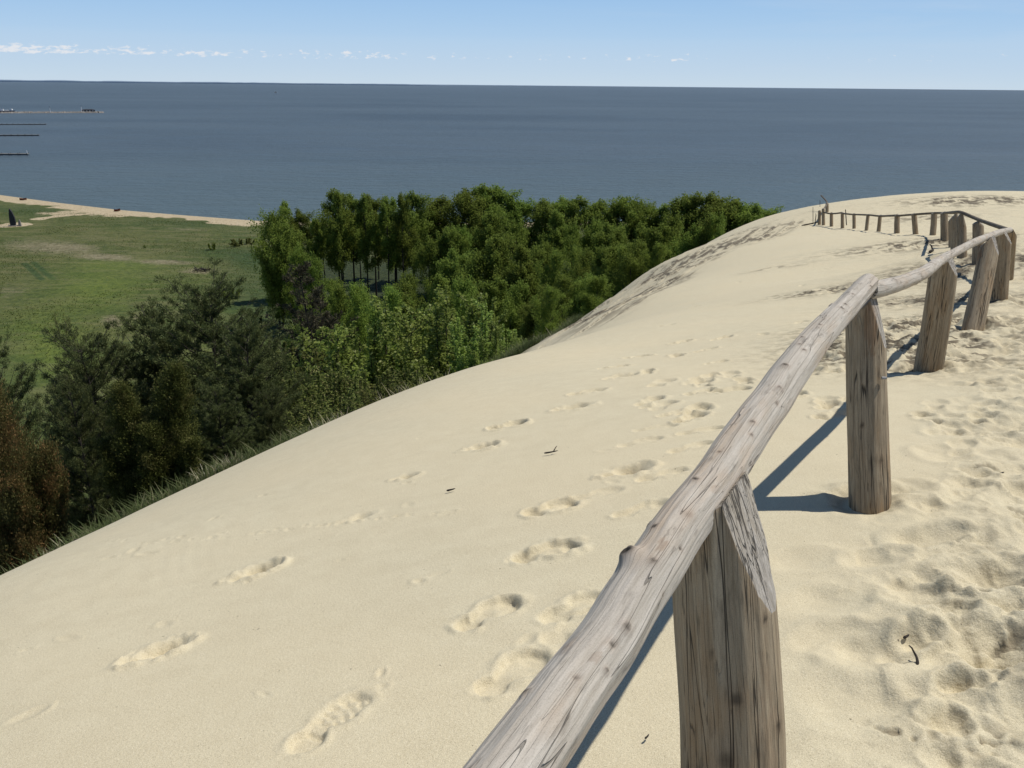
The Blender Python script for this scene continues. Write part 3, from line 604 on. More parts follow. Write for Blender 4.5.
# far legs: (px, base y, top y, distance, half width)
far = [(978,264,221,16.6,.11,'t'),(961.5,258,211,18.2,.10,'p'),(956,250,211.5,19.2,.11,'p'),(952,246,216,20.6,.11,'p'),(944.3,241,211.5,24.5,.12,''),(932.8,235.5,212,31,.11,''),(915.7,235,213,33,.10,''),(897,234,214,36,.11,''),
       (878.5,232.3,214.5,40,.09,''),(866.3,231,214,42.5,.09,''),(854,228.7,213,45,.09,''),(842.3,228,212,47,.10,''),(831.5,226.4,212,50,.10,''),(823.3,225.2,208,50.5,.10,''),(819.5,224.6,210,50,.10,''),(827,212.5,202.5,61,.11,'')]
tops = []
for i_, (px, yb, yt, d, r_, kd) in enumerate(far):
    h_ = ray(px, yb)
    b = at(px, yb, d); g_ = zat(b.x, b.y)
    if abs(b.z-g_) > .02:        # rest it on the sand along the same sight line
        for _ in range(30):
            b = at(px, yb, d); e_ = b.z-zat(b.x, b.y)
            d += e_*1.2 if d < 60 else e_*.8
            d = min(max(d, 8), 75)
    tp = at(px+{5: 1.5, 6: -2, 8: 2, 9: 2}.get(i_, 0), yt, d)
    o, b_, tp_ = post(None, 0, None, 0, r_, Vector((.45, .9, 0)), 30+i_, wl={'p': 60}.get(kd, 30), wr={'p': 68, 't': 40}.get(kd, 35), ridge=.02, seg=18, n=14, world=(b, tp))
    tops.append(tp_)
print('far posts', [(round(t_.x, 1), round(t_.y, 1), round(t_.z-EYE, 2)) for t_ in tops])
def far_rail(P, r_, seed, n=40):
    c_ = spl([list(p)+[r_] for p in P], n); log_object('rail', c_[:, :3], c_[:, 3], 14, M_far, FENCE, seed=seed, rough=.12, mat2=M_far)
up = Vector((0, 0, 1))
far_rail([at(1011,231,13.7), tops[0]+up*.03, tops[1]-up*.03, at(954,212.5,19)], .036, 51, 60)
far_rail([tops[2]-up*.02, tops[4]-up*.05, tops[5]-up*.04, tops[6]-up*.06, tops[7]-up*.08], .042, 52, 60)
far_rail([tops[7]-up*.06, tops[8]-up*.07, tops[9]-up*.05, tops[10]-up*.08, tops[11]-up*.08], .045, 53, 60)
far_rail([tops[11]-up*.04, tops[12]-up*.1, tops[13]-up*.25], .045, 54)
far_rail([tops[13]-up*.1, tops[15]-up*.02, tops[15]+Vector((.6, 3.0, .12))], .05, 55)
# marker rods stuck in the sand by the far corner
def rod(px, yb, yt, r_, lab, lean=0):
    h_ = hit(px, yb)
    if h_ is None: return
    g_ = zat(*h_); d = (h_[1])*cp-(g_-EYE)*sp_
    b = Vector((h_[0], h_[1], g_)); tp = at(px+lean, yt, d)
    me_v, me_f, gv_, kn_, _ = log_arrays([tuple(b-(tp-b)*.2), tuple((b+tp)/2), tuple(tp)], [r_, r_, r_*.8], 8)
    me = bpy.data.meshes.new('marker_rod'); me.from_pydata((me_v.reshape(-1, 3)-np.array(b)).tolist(), [], me_f.tolist()+[list(range(16, 24))]); me.materials.append(M_barkg)
    o = bpy.data.objects.new('marker_rod', me); COL.objects.link(o); o.location = b; tag(o, lab, 'rod')
rod(813, 224, 207, .018, 'thin pale rod left of the far corner of the fence')
rod(846.5, 225, 209.5, .03, 'thin pale rod leaning on the far leg of the fence', -1)
rod(838, 199, 186, .02, 'slender rod standing alone on the far crest of the dune', 1)
rod(820, 207, 200, .02, 'short rod behind the far corner posts')
# branch lying at the corner, twigs and wood crumbs on the sand
def twig(name, lab, cat, px, py, L, r_, th, curve=.2, mat=None, fork=True, lift=.01):
    h_ = hit(px, py)
    if h_ is None: return
    x, y = h_; c, s = math.cos(th), math.sin(th); P = []
    for k_ in np.linspace(-.5, .5, 7):
        xx = x+c*k_*L-s*curve*L*(k_*k_); yy = y+s*k_*L+c*curve*L*(k_*k_); P.append((xx, yy, zat(xx, yy)+r_*.6+lift+abs(k_)*0))
    a = log_arrays(P, [r_*(1-.5*i_/6)*(.5 if i_ in (0, 6) else 1) for i_ in range(7)], 8, rough=.3, seed=int(px) % 13)
    V_a = a[0].reshape(-1, 3); F_a = a[1].tolist()+[list(range(7)), ]
    F_a = a[1].tolist()+[list(range(8)), list(range(48, 56))]
    vs = V_a.tolist()
    if fork:
        q0 = P[4]; a2 = log_arrays([q0, (q0[0]+c*.2*L-s*.18*L, q0[1]+s*.2*L+c*.18*L, q0[2]+.25*L), (q0[0]+c*.3*L-s*.3*L, q0[1]+s*.3*L+c*.3*L, q0[2]+.30*L)], [r_*.6, r_*.45, r_*.25], 6, seed=2)
        F_a += (a2[1]+len(vs)).tolist(); vs += a2[0].reshape(-1, 3).tolist()
    me = bpy.data.meshes.new(name); me.from_pydata((np.array(vs)-np.array(P[3])).tolist(), [], F_a); me.materials.append(mat or M_bark)
    o = bpy.data.objects.new(name, me); COL.objects.link(o); o.location = P[3]; tag(o, lab, cat)
twig('branch', 'crooked driftwood branch lying left of the far fence corner', 'branch', 812, 224, 1.6, .05, .5, mat=M_barkg)
twig('branch', 'short dark stick poking from the sand behind the second rail', 'branch', 932, 252, .5, .05, .9)
twig('twig', 'small forked dark twig on smooth sand left of the rail', 'twig', 551, 454, .085, .006, .1)
twig('twig', 'tiny dark crumb of bark among specks left of the twig', 'twig', 451, 492, .05, .007, .3, fork=False)
twig('twig', 'small dark curl of bark between rail shadow and nearest post', 'twig', 647, 740, .022, .003, .9, fork=False)
twig('twig', 'dark broken twig in the deep footprint at the right', 'twig', 916, 662, .07, .006, 1.3)
twig('twig', 'dark crumb at the upper edge of the right hand footprints', 'twig', 906, 640, .03, .006, .6, fork=False)
twig('twig', 'tiny speck of bark at the left end of the bare sand', 'twig', 76, 541, .03, .004, .2, fork=False)
twig('twig', 'short dark twig in the trampled sand right of the second post', 'twig', 1000, 476, .06, .006, .5, fork=False)
# ------------------------------------------------------------------ vegetation
vr = np.random.default_rng(5)
def unit(n, up=0.):
    v = vr.normal(size=(n, 3)); v[:, 2] += up; return v/np.linalg.norm(v, axis=1)[:, None]
def cards(P, size, asp=1.0, dirs=None, up=.6):
    """one small leaf-sized quad at each point"""
    n = len(P); size = np.broadcast_to(size, (n,))[:, None]
    a = dirs if dirs is not None else unit(n, .1)
    nn = unit(n, up); b = np.cross(a, nn); b /= np.linalg.norm(b, axis=1)[:, None]+1e-9
    a = a*size*asp; b = b*size
    return np.stack([P-b*.2-a*.5, P+b*.5, P+a*.5+b*.1, P-b*.5], 1).reshape(-1, 3)
def crown_mesh(name, V, tint, mat):
    n = len(V)//4; T = np.ones((n, 4, 4), np.float32); T[..., 0] = tint[0][:, None]; T[..., 1] = tint[1][:, None]
    me_o = grid_mesh(name, np.arange(n*4).reshape(-1, 4), V.astype(np.float32), (('tint', T.reshape(-1, 4)),), mat)
    me = me_o.data; bpy.data.objects.remove(me_o); me.polygons.foreach_set('use_smooth', np.zeros(n, dtype=bool)); return me
class Tub:
    def __init__(s): s.v = []; s.f = []; s.n = 0
    def add(s, P, r, seg=5):
        P = np.array(P, float); T = np.gradient(P, axis=0); T /= np.linalg.norm(T, axis=1)[:, None]+1e-9
        ref = np.array([.3, .2, 1.]) if abs(T[0, 2]) < .8 else np.array([1., .1, 0]); A = np.cross(T, ref); A /= np.linalg.norm(A, axis=1)[:, None]; B = np.cross(T, A)
        th = np.linspace(0, 2*np.pi, seg, endpoint=False); V = P[:, None]+np.array(r)[:, None, None]*(np.cos(th)[None, :, None]*A[:, None]+np.sin(th)[None, :, None]*B[:, None])
        i = np.arange(len(P)*seg).reshape(len(P), seg)+s.n; j = np.roll(i, -1, 1)
        s.f.append(np.stack([i[:-1], j[:-1], j[1:], i[1:]], -1).reshape(-1, 4)); s.v.append(V.reshape(-1, 3)); s.n += len(P)*seg
    def mesh(s, name, mat):
        o = grid_mesh(name, np.concatenate(s.f), np.concatenate(s.v).astype(np.float32), (), mat); me = o.data; bpy.data.objects.remove(o); return me
def curve(p0, p1, bend, n=6, sag=0.):
    t = np.linspace(0, 1, n)[:, None]; b = np.array(bend)
    P = np.array(p0)*(1-t)+np.array(p1)*t+b*(4*t*(1-t)); P[:, 2] += sag*(t[:, 0]**2); return P
def alder(Ht, Rd, cb, nl, leaf, nlimb=26, mat=None, multi=1, narrow=.75):
    """tall broadleaf: bare stem below, ascending limbs, loose leaf clumps"""
    tb = Tub(); pts = []; cl = []
    for m_ in range(multi):
        off = vr.normal(size=2)*(.12*Ht*.25 if multi > 1 else 0)
        top = np.array([off[0]*3+vr.normal()*.25, off[1]*3+vr.normal()*.25, Ht*(1-.06*m_)]); bs = np.array([off[0]*.4, off[1]*.4, -.8])
        st = curve(bs, top, (vr.normal()*.25, vr.normal()*.25, 0), 10); r0 = .012*Ht
        tb.add(st, r0*(1-.88*np.linspace(0, 1, 10)**.9), 6)
        k_n = max(8, nlimb//multi)
        for k_ in range(k_n):
            h = cb+(1-cb)*((k_+vr.random())/k_n)**.9*.97; i = h*9; a = int(min(i, 8)); p = st[a]*(1-(i-a))+st[a+1]*(i-a)
            prof = (math.sin(math.pi*min(1, (h-cb)/(1-cb)*.80+.20))**.6) * (1-.25*h)
            L = Rd*prof*vr.uniform(.6, 1.15)/math.sqrt(multi); th = vr.uniform(0, 6.28)+k_*2.4
            q1 = p+np.array([math.cos(th)*L, math.sin(th)*L, L*vr.uniform(.55, narrow+.75)])
            lb = curve(p, q1, (0, 0, -.06*L), 5); tb.add(lb, r0*.28*(1-h*.6)*np.linspace(1, .25, 5), 4)
            m = max(3, int(4+L*2.2))
            for _ in range(m):
                t_ = vr.uniform(.30, 1.08); c0 = p*(1-t_)+q1*t_+vr.normal(size=3)*.16*L; cl.append((c0, vr.uniform(.4, 1.0)*(.50+.14*Rd)))
    w_ = np.array([c[1]**2 for c in cl]); cn = np.maximum(3, (w_/w_.sum()*nl)).astype(int); tint = []; alt = []
    for (c0, r_), n in zip(cl, cn):
        d = unit(n)*(vr.random(n)**.42*np.where(vr.random(n) < .12, 1.5, 1.0))[:, None]*r_*np.array([.75, .75, 1.15]); pts.append(c0+d); base = vr.uniform(.25, .75); tint.append(np.clip(base+vr.normal(size=n)*.2+d[:, 2]/r_*.15, 0, 1)); alt.append((vr.random(n) < .12)*vr.random(n))
    P = np.concatenate(pts)
    return tb.mesh('trunk', M_bark if mat is not L_wil else M_barkg), crown_mesh('crown', cards(P, leaf*vr.uniform(.7, 1.3, len(P)), 1.2), (np.concatenate(tint), np.concatenate(alt)), mat or L_ald)
def thicket(Ht, Rd, stems, nl, leaf, mat, alt_p=.15, bark=None, lean=.5, side=7, fol_from=.15, spread=.10):
    """many-stemmed bush of upright shoots with leaves set along them"""
    tb = Tub(); P = []; tint = []; alt = []; segs = []
    for k_ in range(stems):
        th = vr.uniform(0, 6.28); rr_ = Rd*math.sqrt(vr.random()); b = np.array([math.cos(th)*rr_*.35, math.sin(th)*rr_*.35, -.5])
        hh = Ht*(1-.42*(rr_/Rd)**2)*vr.uniform(.82, 1.05); tp = np.array([math.cos(th)*rr_*(1+lean*.2), math.sin(th)*rr_*(1+lean*.2), hh])
        st = curve(b, tp, (math.cos(th)*.10*Rd, math.sin(th)*.10*Rd, 0), 7); tb.add(st, .0085*hh*np.linspace(1, .12, 7)+.004, 4); segs.append((st[1], st[3], st[-1]))
        shoots = [(st, fol_from)]
        for _ in range(side):
            h = vr.uniform(.2, .93); i = h*6; a = int(min(i, 5)); p = st[a]*(1-(i-a))+st[a+1]*(i-a); L = Ht*vr.uniform(.09, .24)*(1.2-h*.6); t2 = vr.uniform(0, 6.28)
            q1 = p+np.array([math.cos(t2)*L*.6, math.sin(t2)*L*.6, L*.95]); s2 = curve(p, q1, (math.cos(t2)*L*.1, math.sin(t2)*L*.1, 0), 4); tb.add(s2, .0035*hh*np.linspace(1, .2, 4)+.002, 3); shoots.append((s2, .1))
        tot = sum(np.linalg.norm(s_[-1]-s_[0]) for s_, _ in shoots); cb = vr.uniform(.3, .7)
        for s_, f0 in shoots:
            L = np.linalg.norm(s_[-1]-s_[0]); n = max(4, int(nl/stems*L/tot)); t_ = f0+(1.02-f0)*vr.random(n)**.8; i = t_*(len(s_)-1); a = np.minimum(i.astype(int), len(s_)-2); f = (i-a)[:, None]
            q_ = s_[a]*(1-f)+s_[a+1]*f; P.append(q_+unit(n)*(vr.random(n)**.5)[:, None]*(spread*Ht*.5*(1.25-t_))[:, None]); c2 = cb+vr.normal()*.12; tint.append(np.clip(c2+vr.normal(size=n)*.18, 0, 1)); alt.append((vr.random(n) < alt_p)*vr.random(n))
    P = np.concatenate(P)
    return tb.mesh('stems', bark or M_bark), crown_mesh('foliage', cards(P, leaf*vr.uniform(.7, 1.3, len(P)), 1.5), (np.concatenate(tint), np.concatenate(alt)), mat)
def conifer(Ht, Rd, tuft, ntuft, ln, wd, mat, cb=.12, whorls=16, per=6, rise=.35, top_round=.5, needles=13, alt_p=.1, bark=None, twigs=True):
    """pine: whorls of limbs that curve upward, needle tufts toward their ends"""
    tb = Tub(); st = curve((0, 0, -1), (vr.normal()*.04*Ht, vr.normal()*.04*Ht, Ht), (vr.normal()*.02*Ht, vr.normal()*.02*Ht, 0), 10); r0 = .016*Ht; tb.add(st, r0*np.linspace(1, .1, 10), 7)
    C = []; D = []; Tn = []
    for k_ in range(whorls):
        h = cb+(1-cb)*(k_+.5)/whorls; u = (h-cb)/(1-cb)
        prof = (1-u)**top_round*min(1, .55+u*1.4)
        for _ in range(per):
            i = min(h+vr.normal()*.012, .985)*9; a = int(min(max(i, 0), 8)); p = st[a]*(1-(i-a))+st[a+1]*(i-a); th = vr.uniform(0, 6.28); L = max(.25, Rd*prof*vr.uniform(.65, 1.15))
            q1 = p+np.array([math.cos(th)*L, math.sin(th)*L, L*(rise*vr.uniform(.5, 1.4)+u*.5)]); s_ = curve(p, q1, (0, 0, -.08*L), 6); tb.add(s_, .010*L*np.linspace(1, .25, 6)+.006, 4)
            m = max(4, int(L*6)); lc = vr.uniform(.25, .7)
            for _2 in range(m):
                t_ = vr.uniform(.18, 1.0); b_ = s_[min(5, int(t_*5.5))]; t2 = th+vr.choice([-1, 1])*vr.uniform(.4, 1.1); L2 = max(.25, L*vr.uniform(.12, .30)); q2 = b_+np.array([math.cos(t2)*L2, math.sin(t2)*L2, L2*vr.uniform(.1, .9)])
                if twigs: tb.add(curve(b_, q2, (0, 0, 0), 3), [.012, .009, .004], 3)
                n = max(3, int(ntuft*L2)); tt = vr.random(n)**.6; C.append(b_+(q2-b_)*tt[:, None]+vr.normal(size=(n, 3))*.09*max(L2, .3)); dd = (q2-b_)/np.linalg.norm(q2-b_)+np.array([0, 0, .7]); D.append(np.broadcast_to(dd, (n, 3))); Tn.append(np.full(n, lc)+vr.normal(size=n)*.1)
    C = np.concatenate(C); D = np.concatenate(D); Tn = np.concatenate(Tn); n = len(C)
    P = np.repeat(C, needles, 0); d = np.repeat(D/np.linalg.norm(D, axis=1)[:, None], needles, 0)+unit(n*needles)*.85; d /= np.linalg.norm(d, axis=1)[:, None]
    P = P+d*ln*.5+vr.normal(size=P.shape)*tuft; t_ = np.clip(np.repeat(Tn, needles)+vr.normal(size=len(P))*.16, 0, 1); al = np.repeat((vr.random(n) < alt_p)*vr.random(n), needles)
    return tb.mesh('trunk', bark or M_bark), crown_mesh('crown', cards(P, wd*vr.uniform(.8, 1.2, len(P)), ln/wd, dirs=d), (t_, al), mat)
def juniper(Ht, spires, nl, ln, wd, mat, alt_p=.3):
    """columnar juniper: several pointed spires of short upswept sprays"""
    tb = Tub(); P = []; D = []; tn = []; al = []
    tot = sum(r_*h_ for (_, _, r_, h_) in spires)
    for (x, y, r_, h_) in spires:
        tp = np.array([x*1.2, y*1.2, h_]); st = curve((x*.3, y*.3, -.5), tp, (0, 0, 0), 6); tb.add(st, .012*h_*np.linspace(1, .1, 6)+.004, 5)
        n = int(nl/10*r_*h_/tot); m = int(n/14); u = vr.random(m)**1.15; rad = r_*(1-u)**.62*(.35+.65*np.minimum(1, u*5+.35)); th = vr.uniform(0, 6.28, m); q_ = .35+.7*vr.random(m)**.6
        lump = 1+1.0*fbm(np.cos(th)*1.6+5, u*7+np.sin(th)*1.6, 3, int(abs(x)*10)+3)
        c = np.stack([x*u*1.2+np.cos(th)*rad*q_*lump, y*u*1.2+np.sin(th)*rad*q_*lump, u*h_*.98], -1); dd = np.stack([np.cos(th)*.55, np.sin(th)*.55, np.ones(m)*1.0], -1)
        tnm = vr.uniform(.1, .85, m); alm = (vr.random(m) < alt_p)*vr.random(m)
        for k_ in range(14*10):
            d = dd+vr.normal(size=(m, 3))*.5; d /= np.linalg.norm(d, axis=1)[:, None]
            P.append(c+dd*vr.uniform(-.1, .16, (m, 1))*(.6+r_)+vr.normal(size=(m, 3))*.055*(.5+r_)); D.append(d); tn.append(np.clip(tnm+vr.normal(size=m)*.15, 0, 1)); al.append(alm)
    P = np.concatenate(P); D = np.concatenate(D)
    return tb.mesh('trunk', M_barkg), crown_mesh('crown', cards(P, wd, ln/wd, dirs=D), (np.concatenate(tn), np.concatenate(al)), mat)
def place(proto, name, x, y, h, h0, rz, label, cat, group=None, wide=1., names=('trunk', 'crown'), z=None):
    z = zat(x, y) if z is None else z
    e = empty(name, (x, y, z), rz); s = h/h0; e.scale = (s*wide, s*wide, s)
    for me, nm in zip(proto, names):
        o = bpy.data.objects.new(nm, me); COL.objects.link(o); o.parent = e
    return tag(e, label, cat, group)
def spot(px, top_y, d):
    """plan position and height so that the crown ends at this height"""
    p = at(px, top_y, d); return p.x, p.y, p.z-zat(p.x, p.y)
A = [alder(20, 4.2, c_, 17000, .21, 34, L_ald) for c_ in (.30, .36, .42)]+[alder(20, 5.4, .30, 21000, .21, 44, L_ald, multi=2)]+[alder(20, 3.2, .36, 12000, .21, 28, L_ald)]
A2 = [alder(14, 3.8, .10, 19000, .16, 36, L_ald2), alder(14, 3.2, .06, 17000, .15, 34, L_ald2), alder(14, 4.4, .12, 20000, .16, 40, L_ald, multi=3)]
gA = 'tall alders in the back row of the grove'; lab_tall = 'tall slim green alder in the back row of the grove before the lagoon'
back = [(283,204,166,4,'sparse green tree at the left end of the grove, tallest in its clump'),(300,212,168,1,None),(316,220,160,4,None),(334,192,165,0,'green tree whose flat crown stands above the bare trunks, left of a gap'),(350,197,168,4,None),(372,198,170,1,None),(392,200,168,4,None),(411,194,166,0,'green tree with narrow rounded crown between two gaps showing the lagoon'),
 (428,212,172,2,None),(443,196,172,3,None),(460,190,168,3,'broadest green crown in the middle of the grove, highest against the lagoon'),(480,187,170,0,None),(500,190,172,1,None),(521,201,172,2,None),(540,200,170,3,None),(560,201,172,1,None),(580,199,170,0,None),(597,200,172,3,None),(612,206,172,4,None),
 (626,199,170,2,'round topped green tree set apart just left of the dip in the treeline'),(645,205,172,1,None),(662,206,170,4,None),(680,199,168,3,None),(697,196,166,0,'high round green crown near the right end of the grove'),(714,197,165,1,None),(731,201,162,2,None),(748,205,160,3,None),(762,208,158,1,'last green treetop where the grove dips behind the sand dune')]
for i_, (px, ty, d, k_, lab) in enumerate(back):
    x, y, h = spot(px, ty+2, d); place(A[k_], 'alder_tree', x, y, h, 20, i_*1.7, lab or lab_tall, 'tree', None if lab else gA, wide=1.0 if px < 430 else 1.3)
for i_, (px, ty, d, k_) in enumerate([(322,222,178,1),(340,218,184,0),(358,222,180,2),(376,216,186,1),(394,220,180,0),(412,216,184,2),(432,214,186,1),(338,196,158,4),(362,199,160,4),(384,202,160,4),(402,199,158,4)]):
    x, y, h = spot(px, ty, d); place(A[k_], 'alder_tree', x, y, h, 20, i_*1.3+.5, 'slim green alder among the bare trunks in the open left half of the grove', 'tree', 'slim alders in the open part of the grove', wide=1.15 if d > 175 else .8)
gB = 'alders filling the middle of the grove'; labB = 'leafy mid green alder crowded inside the grove below the tallest crowns'
mid = [(272,236,150,2),(276,228,148,0),(292,226,146,1),(308,238,144,2),(328,284,138,0),(352,290,138,1),(372,284,136,2),(395,282,134,0),(415,276,136,1),(432,240,150,0),(450,232,150,2),(468,226,152,1),(486,222,150,0),(505,228,148,2),(522,224,150,1),(540,230,146,0),(558,222,150,2),(575,228,146,1),(592,222,148,0),(610,226,142,2),(628,222,146,1),(645,224,140,0),(662,226,136,2),(678,220,138,1),(693,222,132,0),(708,220,130,2),(722,216,128,1),
       (440,262,128,1),(460,255,126,0),(478,262,120,2),(497,250,122,1),(516,256,116,0),(534,250,118,2),(552,256,112,1),(570,250,114,0),(588,252,108,2),(606,250,106,1),(622,248,102,0),(640,246,100,2),(655,242,100,1),(500,280,100,0),(520,284,96,2),(560,276,92,1),(580,272,92,2),(600,274,86,0),(335,282,120,1),(360,284,116,0),(318,300,108,2),(420,285,105,2),(445,288,98,0),(470,285,95,1),(385,290,104,1),(300,300,112,0),(404,282,112,2)]
for i_, (px, ty, d, k_) in enumerate(mid):
    tall = px > 425 and d > 95 and vr.random() < .45
    x, y, h = spot(px+vr.normal()*3, ty+3+vr.normal()*5-(4 if tall else 0), d)
    if h < 2.5: continue
    if tall: place(A[int(vr.integers(0, 5))], 'alder_tree', x, y, h, 20, i_*2.1, labB, 'tree', gB, wide=min(1.6, max(1., 14/h)))
    else: place(A2[k_], 'alder_tree', x, y, h, 14, i_*2.1, labB, 'tree', gB, wide=min(1.5, max(.8, 10/h))*vr.uniform(.8, 1.2))
for (px, ty, d, k_, wd_, lab) in [(275,214,150,0,.8,'dense dark green tree at the outer left corner of the grove by the meadow'),(547,290,50,1,1.0,'small round bright green bush at the foot of the far dune slope'),(530,300,60,2,1.2,'low bright green bush left of the round one at the dune foot')]:
    x, y, h = spot(px, ty, d); place(A2[k_], 'leafy_tree', x, y, h, 14, px, lab, 'tree', wide=wd_*1.1)
# brown-tinged pine behind the willows
BP = conifer(10, 3.4, .03, 12, .16, .035, L_brpine, whorls=15, per=6, rise=.25, top_round=.75, needles=10, alt_p=.25)
for (px, ty, d, hh, wd_, lab) in [(288,268,62,10,1.0,'dark brownish pine standing between the meadow and the willow thicket'),(318,292,66,10,.8,'smaller dark pine just right of the brownish pine')]:
    x, y, h = spot(px, ty, d); place(BP, 'pine_tree', x, y, h, 10, px, lab, 'pine tree', wide=wd_)
# willow / birch thicket right in front
WL = [thicket(6.5, 2.3, 15, 15000, .085, L_wil, .22, M_barkg, .5, 9), thicket(6.5, 2.0, 13, 13000, .085, L_wil, .15, M_barkg, .4, 9)]
DK = [thicket(5.5, 2.2, 16, 10000, .085, L_dark, .3, M_barkg, .5, 8), thicket(5.5, 2.0, 14, 8500, .085, L_dark, .2, M_bark, .6, 8)]
wl = [(338,322,50,0,'pale green willow bush at the left end of the willow thicket'),(372,306,48,1,'pale green willow bush second from the left in the thicket'),(400,298,52,0,'silvery green willow bush in the middle of the thicket'),(428,300,48,1,'silvery leaved willow bush left of the tallest willow'),(458,287,46,0,'tallest pale green willow bush, its pointed top over the others'),(484,298,42,1,'pale green willow bush at the right end of the thicket, sloping to the dune'),(500,325,40,0,'small willow bush at the sand edge closing the thicket on the right')]
for (px, ty, d, k_, lab) in wl:
    x, y, h = spot(px, ty, d); place(WL[k_], 'willow_bush', x, y, h, 6.5, px*1.3, lab, 'bush', 'willow bushes along the dune edge', names=('stems', 'foliage'), wide=1.35)
gD = 'dark bushes under the willows'; labD = 'dark olive twiggy bush in the shaded front of the thicket by the sand'
for i_, (px, ty, d, k_) in enumerate([(312,350,38,0),(340,362,36,1),(368,366,36,0),(398,366,35,1),(430,366,34,0),(300,375,34,1),(328,392,30,0),(355,388,28,1),(275,395,32,0),(300,335,44,1),(385,380,25,0)]):
    x, y, h = spot(px, ty, d)
    if h > .8: place(DK[k_], 'dark_bush', x, y, h, 5.5, px*1.7, labD, 'bush', gD, names=('stems', 'foliage'), wide=1.1 if h > 3 else 1.6)
# pines at the left
PN = [conifer(9, 3.6, .05, 24, .11, .026, L_pine, whorls=17, per=7, rise=.45, top_round=.42, needles=12, alt_p=.12, bark=M_barkg), conifer(9, 3.2, .05, 24, .11, .026, L_pine, whorls=16, per=7, rise=.5, top_round=.5, needles=12, alt_p=.1, bark=M_barkg)]
pn = [(195,300,34,0,1.0,'broad dark green pine, largest of the pines on the left slope'),(150,318,36,1,.95,'dark green pine left of the largest pine, with upright tip'),(245,330,31,1,1.0,'dark green pine right of the largest, its crown reaching the dark bushes'),(100,345,33,0,.85,'dark green pine behind the yellowish juniper'),(70,385,30,1,.75,'small dark pine behind the rusty juniper, meadow at its left'),(215,390,25,1,.9,'low dark pine nearest to the sand, in front of the largest pine'),(265,395,27,0,.8,'low bushy pine at the sand edge right of the others'),(-16,352,34,1,.7,'dark pine cut by the left edge of the picture')]
for (px, ty, d, k_, wd_, lab) in pn:
    x, y, h = spot(px, ty, d); place(PN[k_], 'pine_tree', x, y, h, 9, px*.7, lab, 'pine tree', 'pines on the left slope', wide=wd_)
JN = juniper(4.5, [(-.35, 0, .62, 4.0), (.55, .1, .66, 4.5), (.1, -.35, .6, 3.1), (.75, -.3, .45, 2.6), (-.75, -.2, .5, 2.7)], 230000, .055, .018, L_jun)
x, y, h = spot(140, 368, 22); place(JN, 'juniper_tree', x, y, h, 4.5, .2, wide=1.25, label= 'yellowish green upright juniper with two spires in front of the pines', cat='juniper')
JR = juniper(4.8, [(0, 0, 1.25, 4.8), (-1.1, .2, 1.1, 4.9), (.9, -.1, .85, 3.3), (.3, -.7, .9, 2.9), (1.0, .3, .6, 2.5)], 300000, .06, .020, L_red, .5)
x, y, h = spot(-14, 388, 21); place(JR, 'juniper_tree', x, y, h, 4.8, .4, wide=.82, label='rusty brown juniper at the left edge above the grassy sand rim', cat='juniper')
# bare shrub in the meadow
BS = thicket(4.5, 1.8, 12, 1500, .09, L_dark, .5, M_bark, .8, 9)
x, y = hit(64, 338); h = 4.6; place(BS, 'bare_shrub', x, y, h, 4.5, 0, 'nearly leafless dark shrub standing alone in the meadow', 'shrub', names=('stems', 'foliage'), wide=1.3)
SH = thicket(2.2, 1.6, 10, 2600, .16, L_ald2, .2, M_bark, .8, 5)
SHd = thicket(2.2, 2.0, 12, 3200, .16, L_dark, .2, M_bark, .8, 5)
for (px, py, hh, p_, wd_, lab) in [(214,250,2.2,SH,1,'slender green sapling on the meadow near the grove'),(252,330,2.6,SHd,1.8,'dark green bush on the meadow edge beside the brownish pine'),(245,245,1.8,SHd,2.6,'low dark bushes at the grove corner on the meadow'),(146,248,1.0,SH,.8,'tiny green bush in the open meadow'),(232,300,2.2,SH,1.6,'light green bush at the meadow edge left of the grove')]:
    h_ = hit(px, py)
    if h_: place(p_, 'meadow_bush', h_[0], h_[1], hh, 2.2, px, lab, 'bush', names=('stems', 'foliage'), wide=wd_)
# marram grass along the rim
def blades(pts, L, wd, mat, name, lean=.45, alt=.2):
    n = len(pts); th = vr.uniform(0, 6.28, n); l = L*vr.uniform(.5, 1.2, n); ln_ = lean*vr.random(n)
    dx = np.stack([np.cos(th)*ln_, np.sin(th)*ln_, np.ones(n)], -1); side = np.stack([-np.sin(th+vr.normal(size=n)), np.cos(th), np.zeros(n)], -1)*wd
    p1 = pts+dx*(l*.55)[:, None]; p2 = pts+(dx*np.array([2.1, 2.1, .92]))*l[:, None]
    V = np.stack([pts-side, pts+side, p1+side*.8, p1-side*.8, p1-side*.8, p1+side*.8, p2+side*.15, p2-side*.15], 1).reshape(-1, 3)
    t_ = np.repeat(np.clip(vr.uniform(.1, .9, n), 0, 1), 2); a_ = np.repeat((vr.random(n) < alt)*vr.random(n), 2)
    me = crown_mesh(name, V, (t_, a_), mat); o = bpy.data.objects.new(name, me); COL.objects.link(o); return o
n = 60000; yy = vr.uniform(2, 44, n); off = vr.exponential(2.6, n)-.4; xx = np.interp(yy, VEG[:, 1], VEG[:, 0])-off
dn = fbm(xx/1.3, yy/1.3, 3, 71); keep = dn > -.12+.1*off/3; xx, yy = xx[keep], yy[keep]
g = blades(np.stack([xx, yy, base_h(xx, yy)-.03], -1), .42, .008, L_grass, 'dune_grass'); tag(g, 'green blades of dune grass growing along the lower rim of the sand', 'grass', kind='stuff')
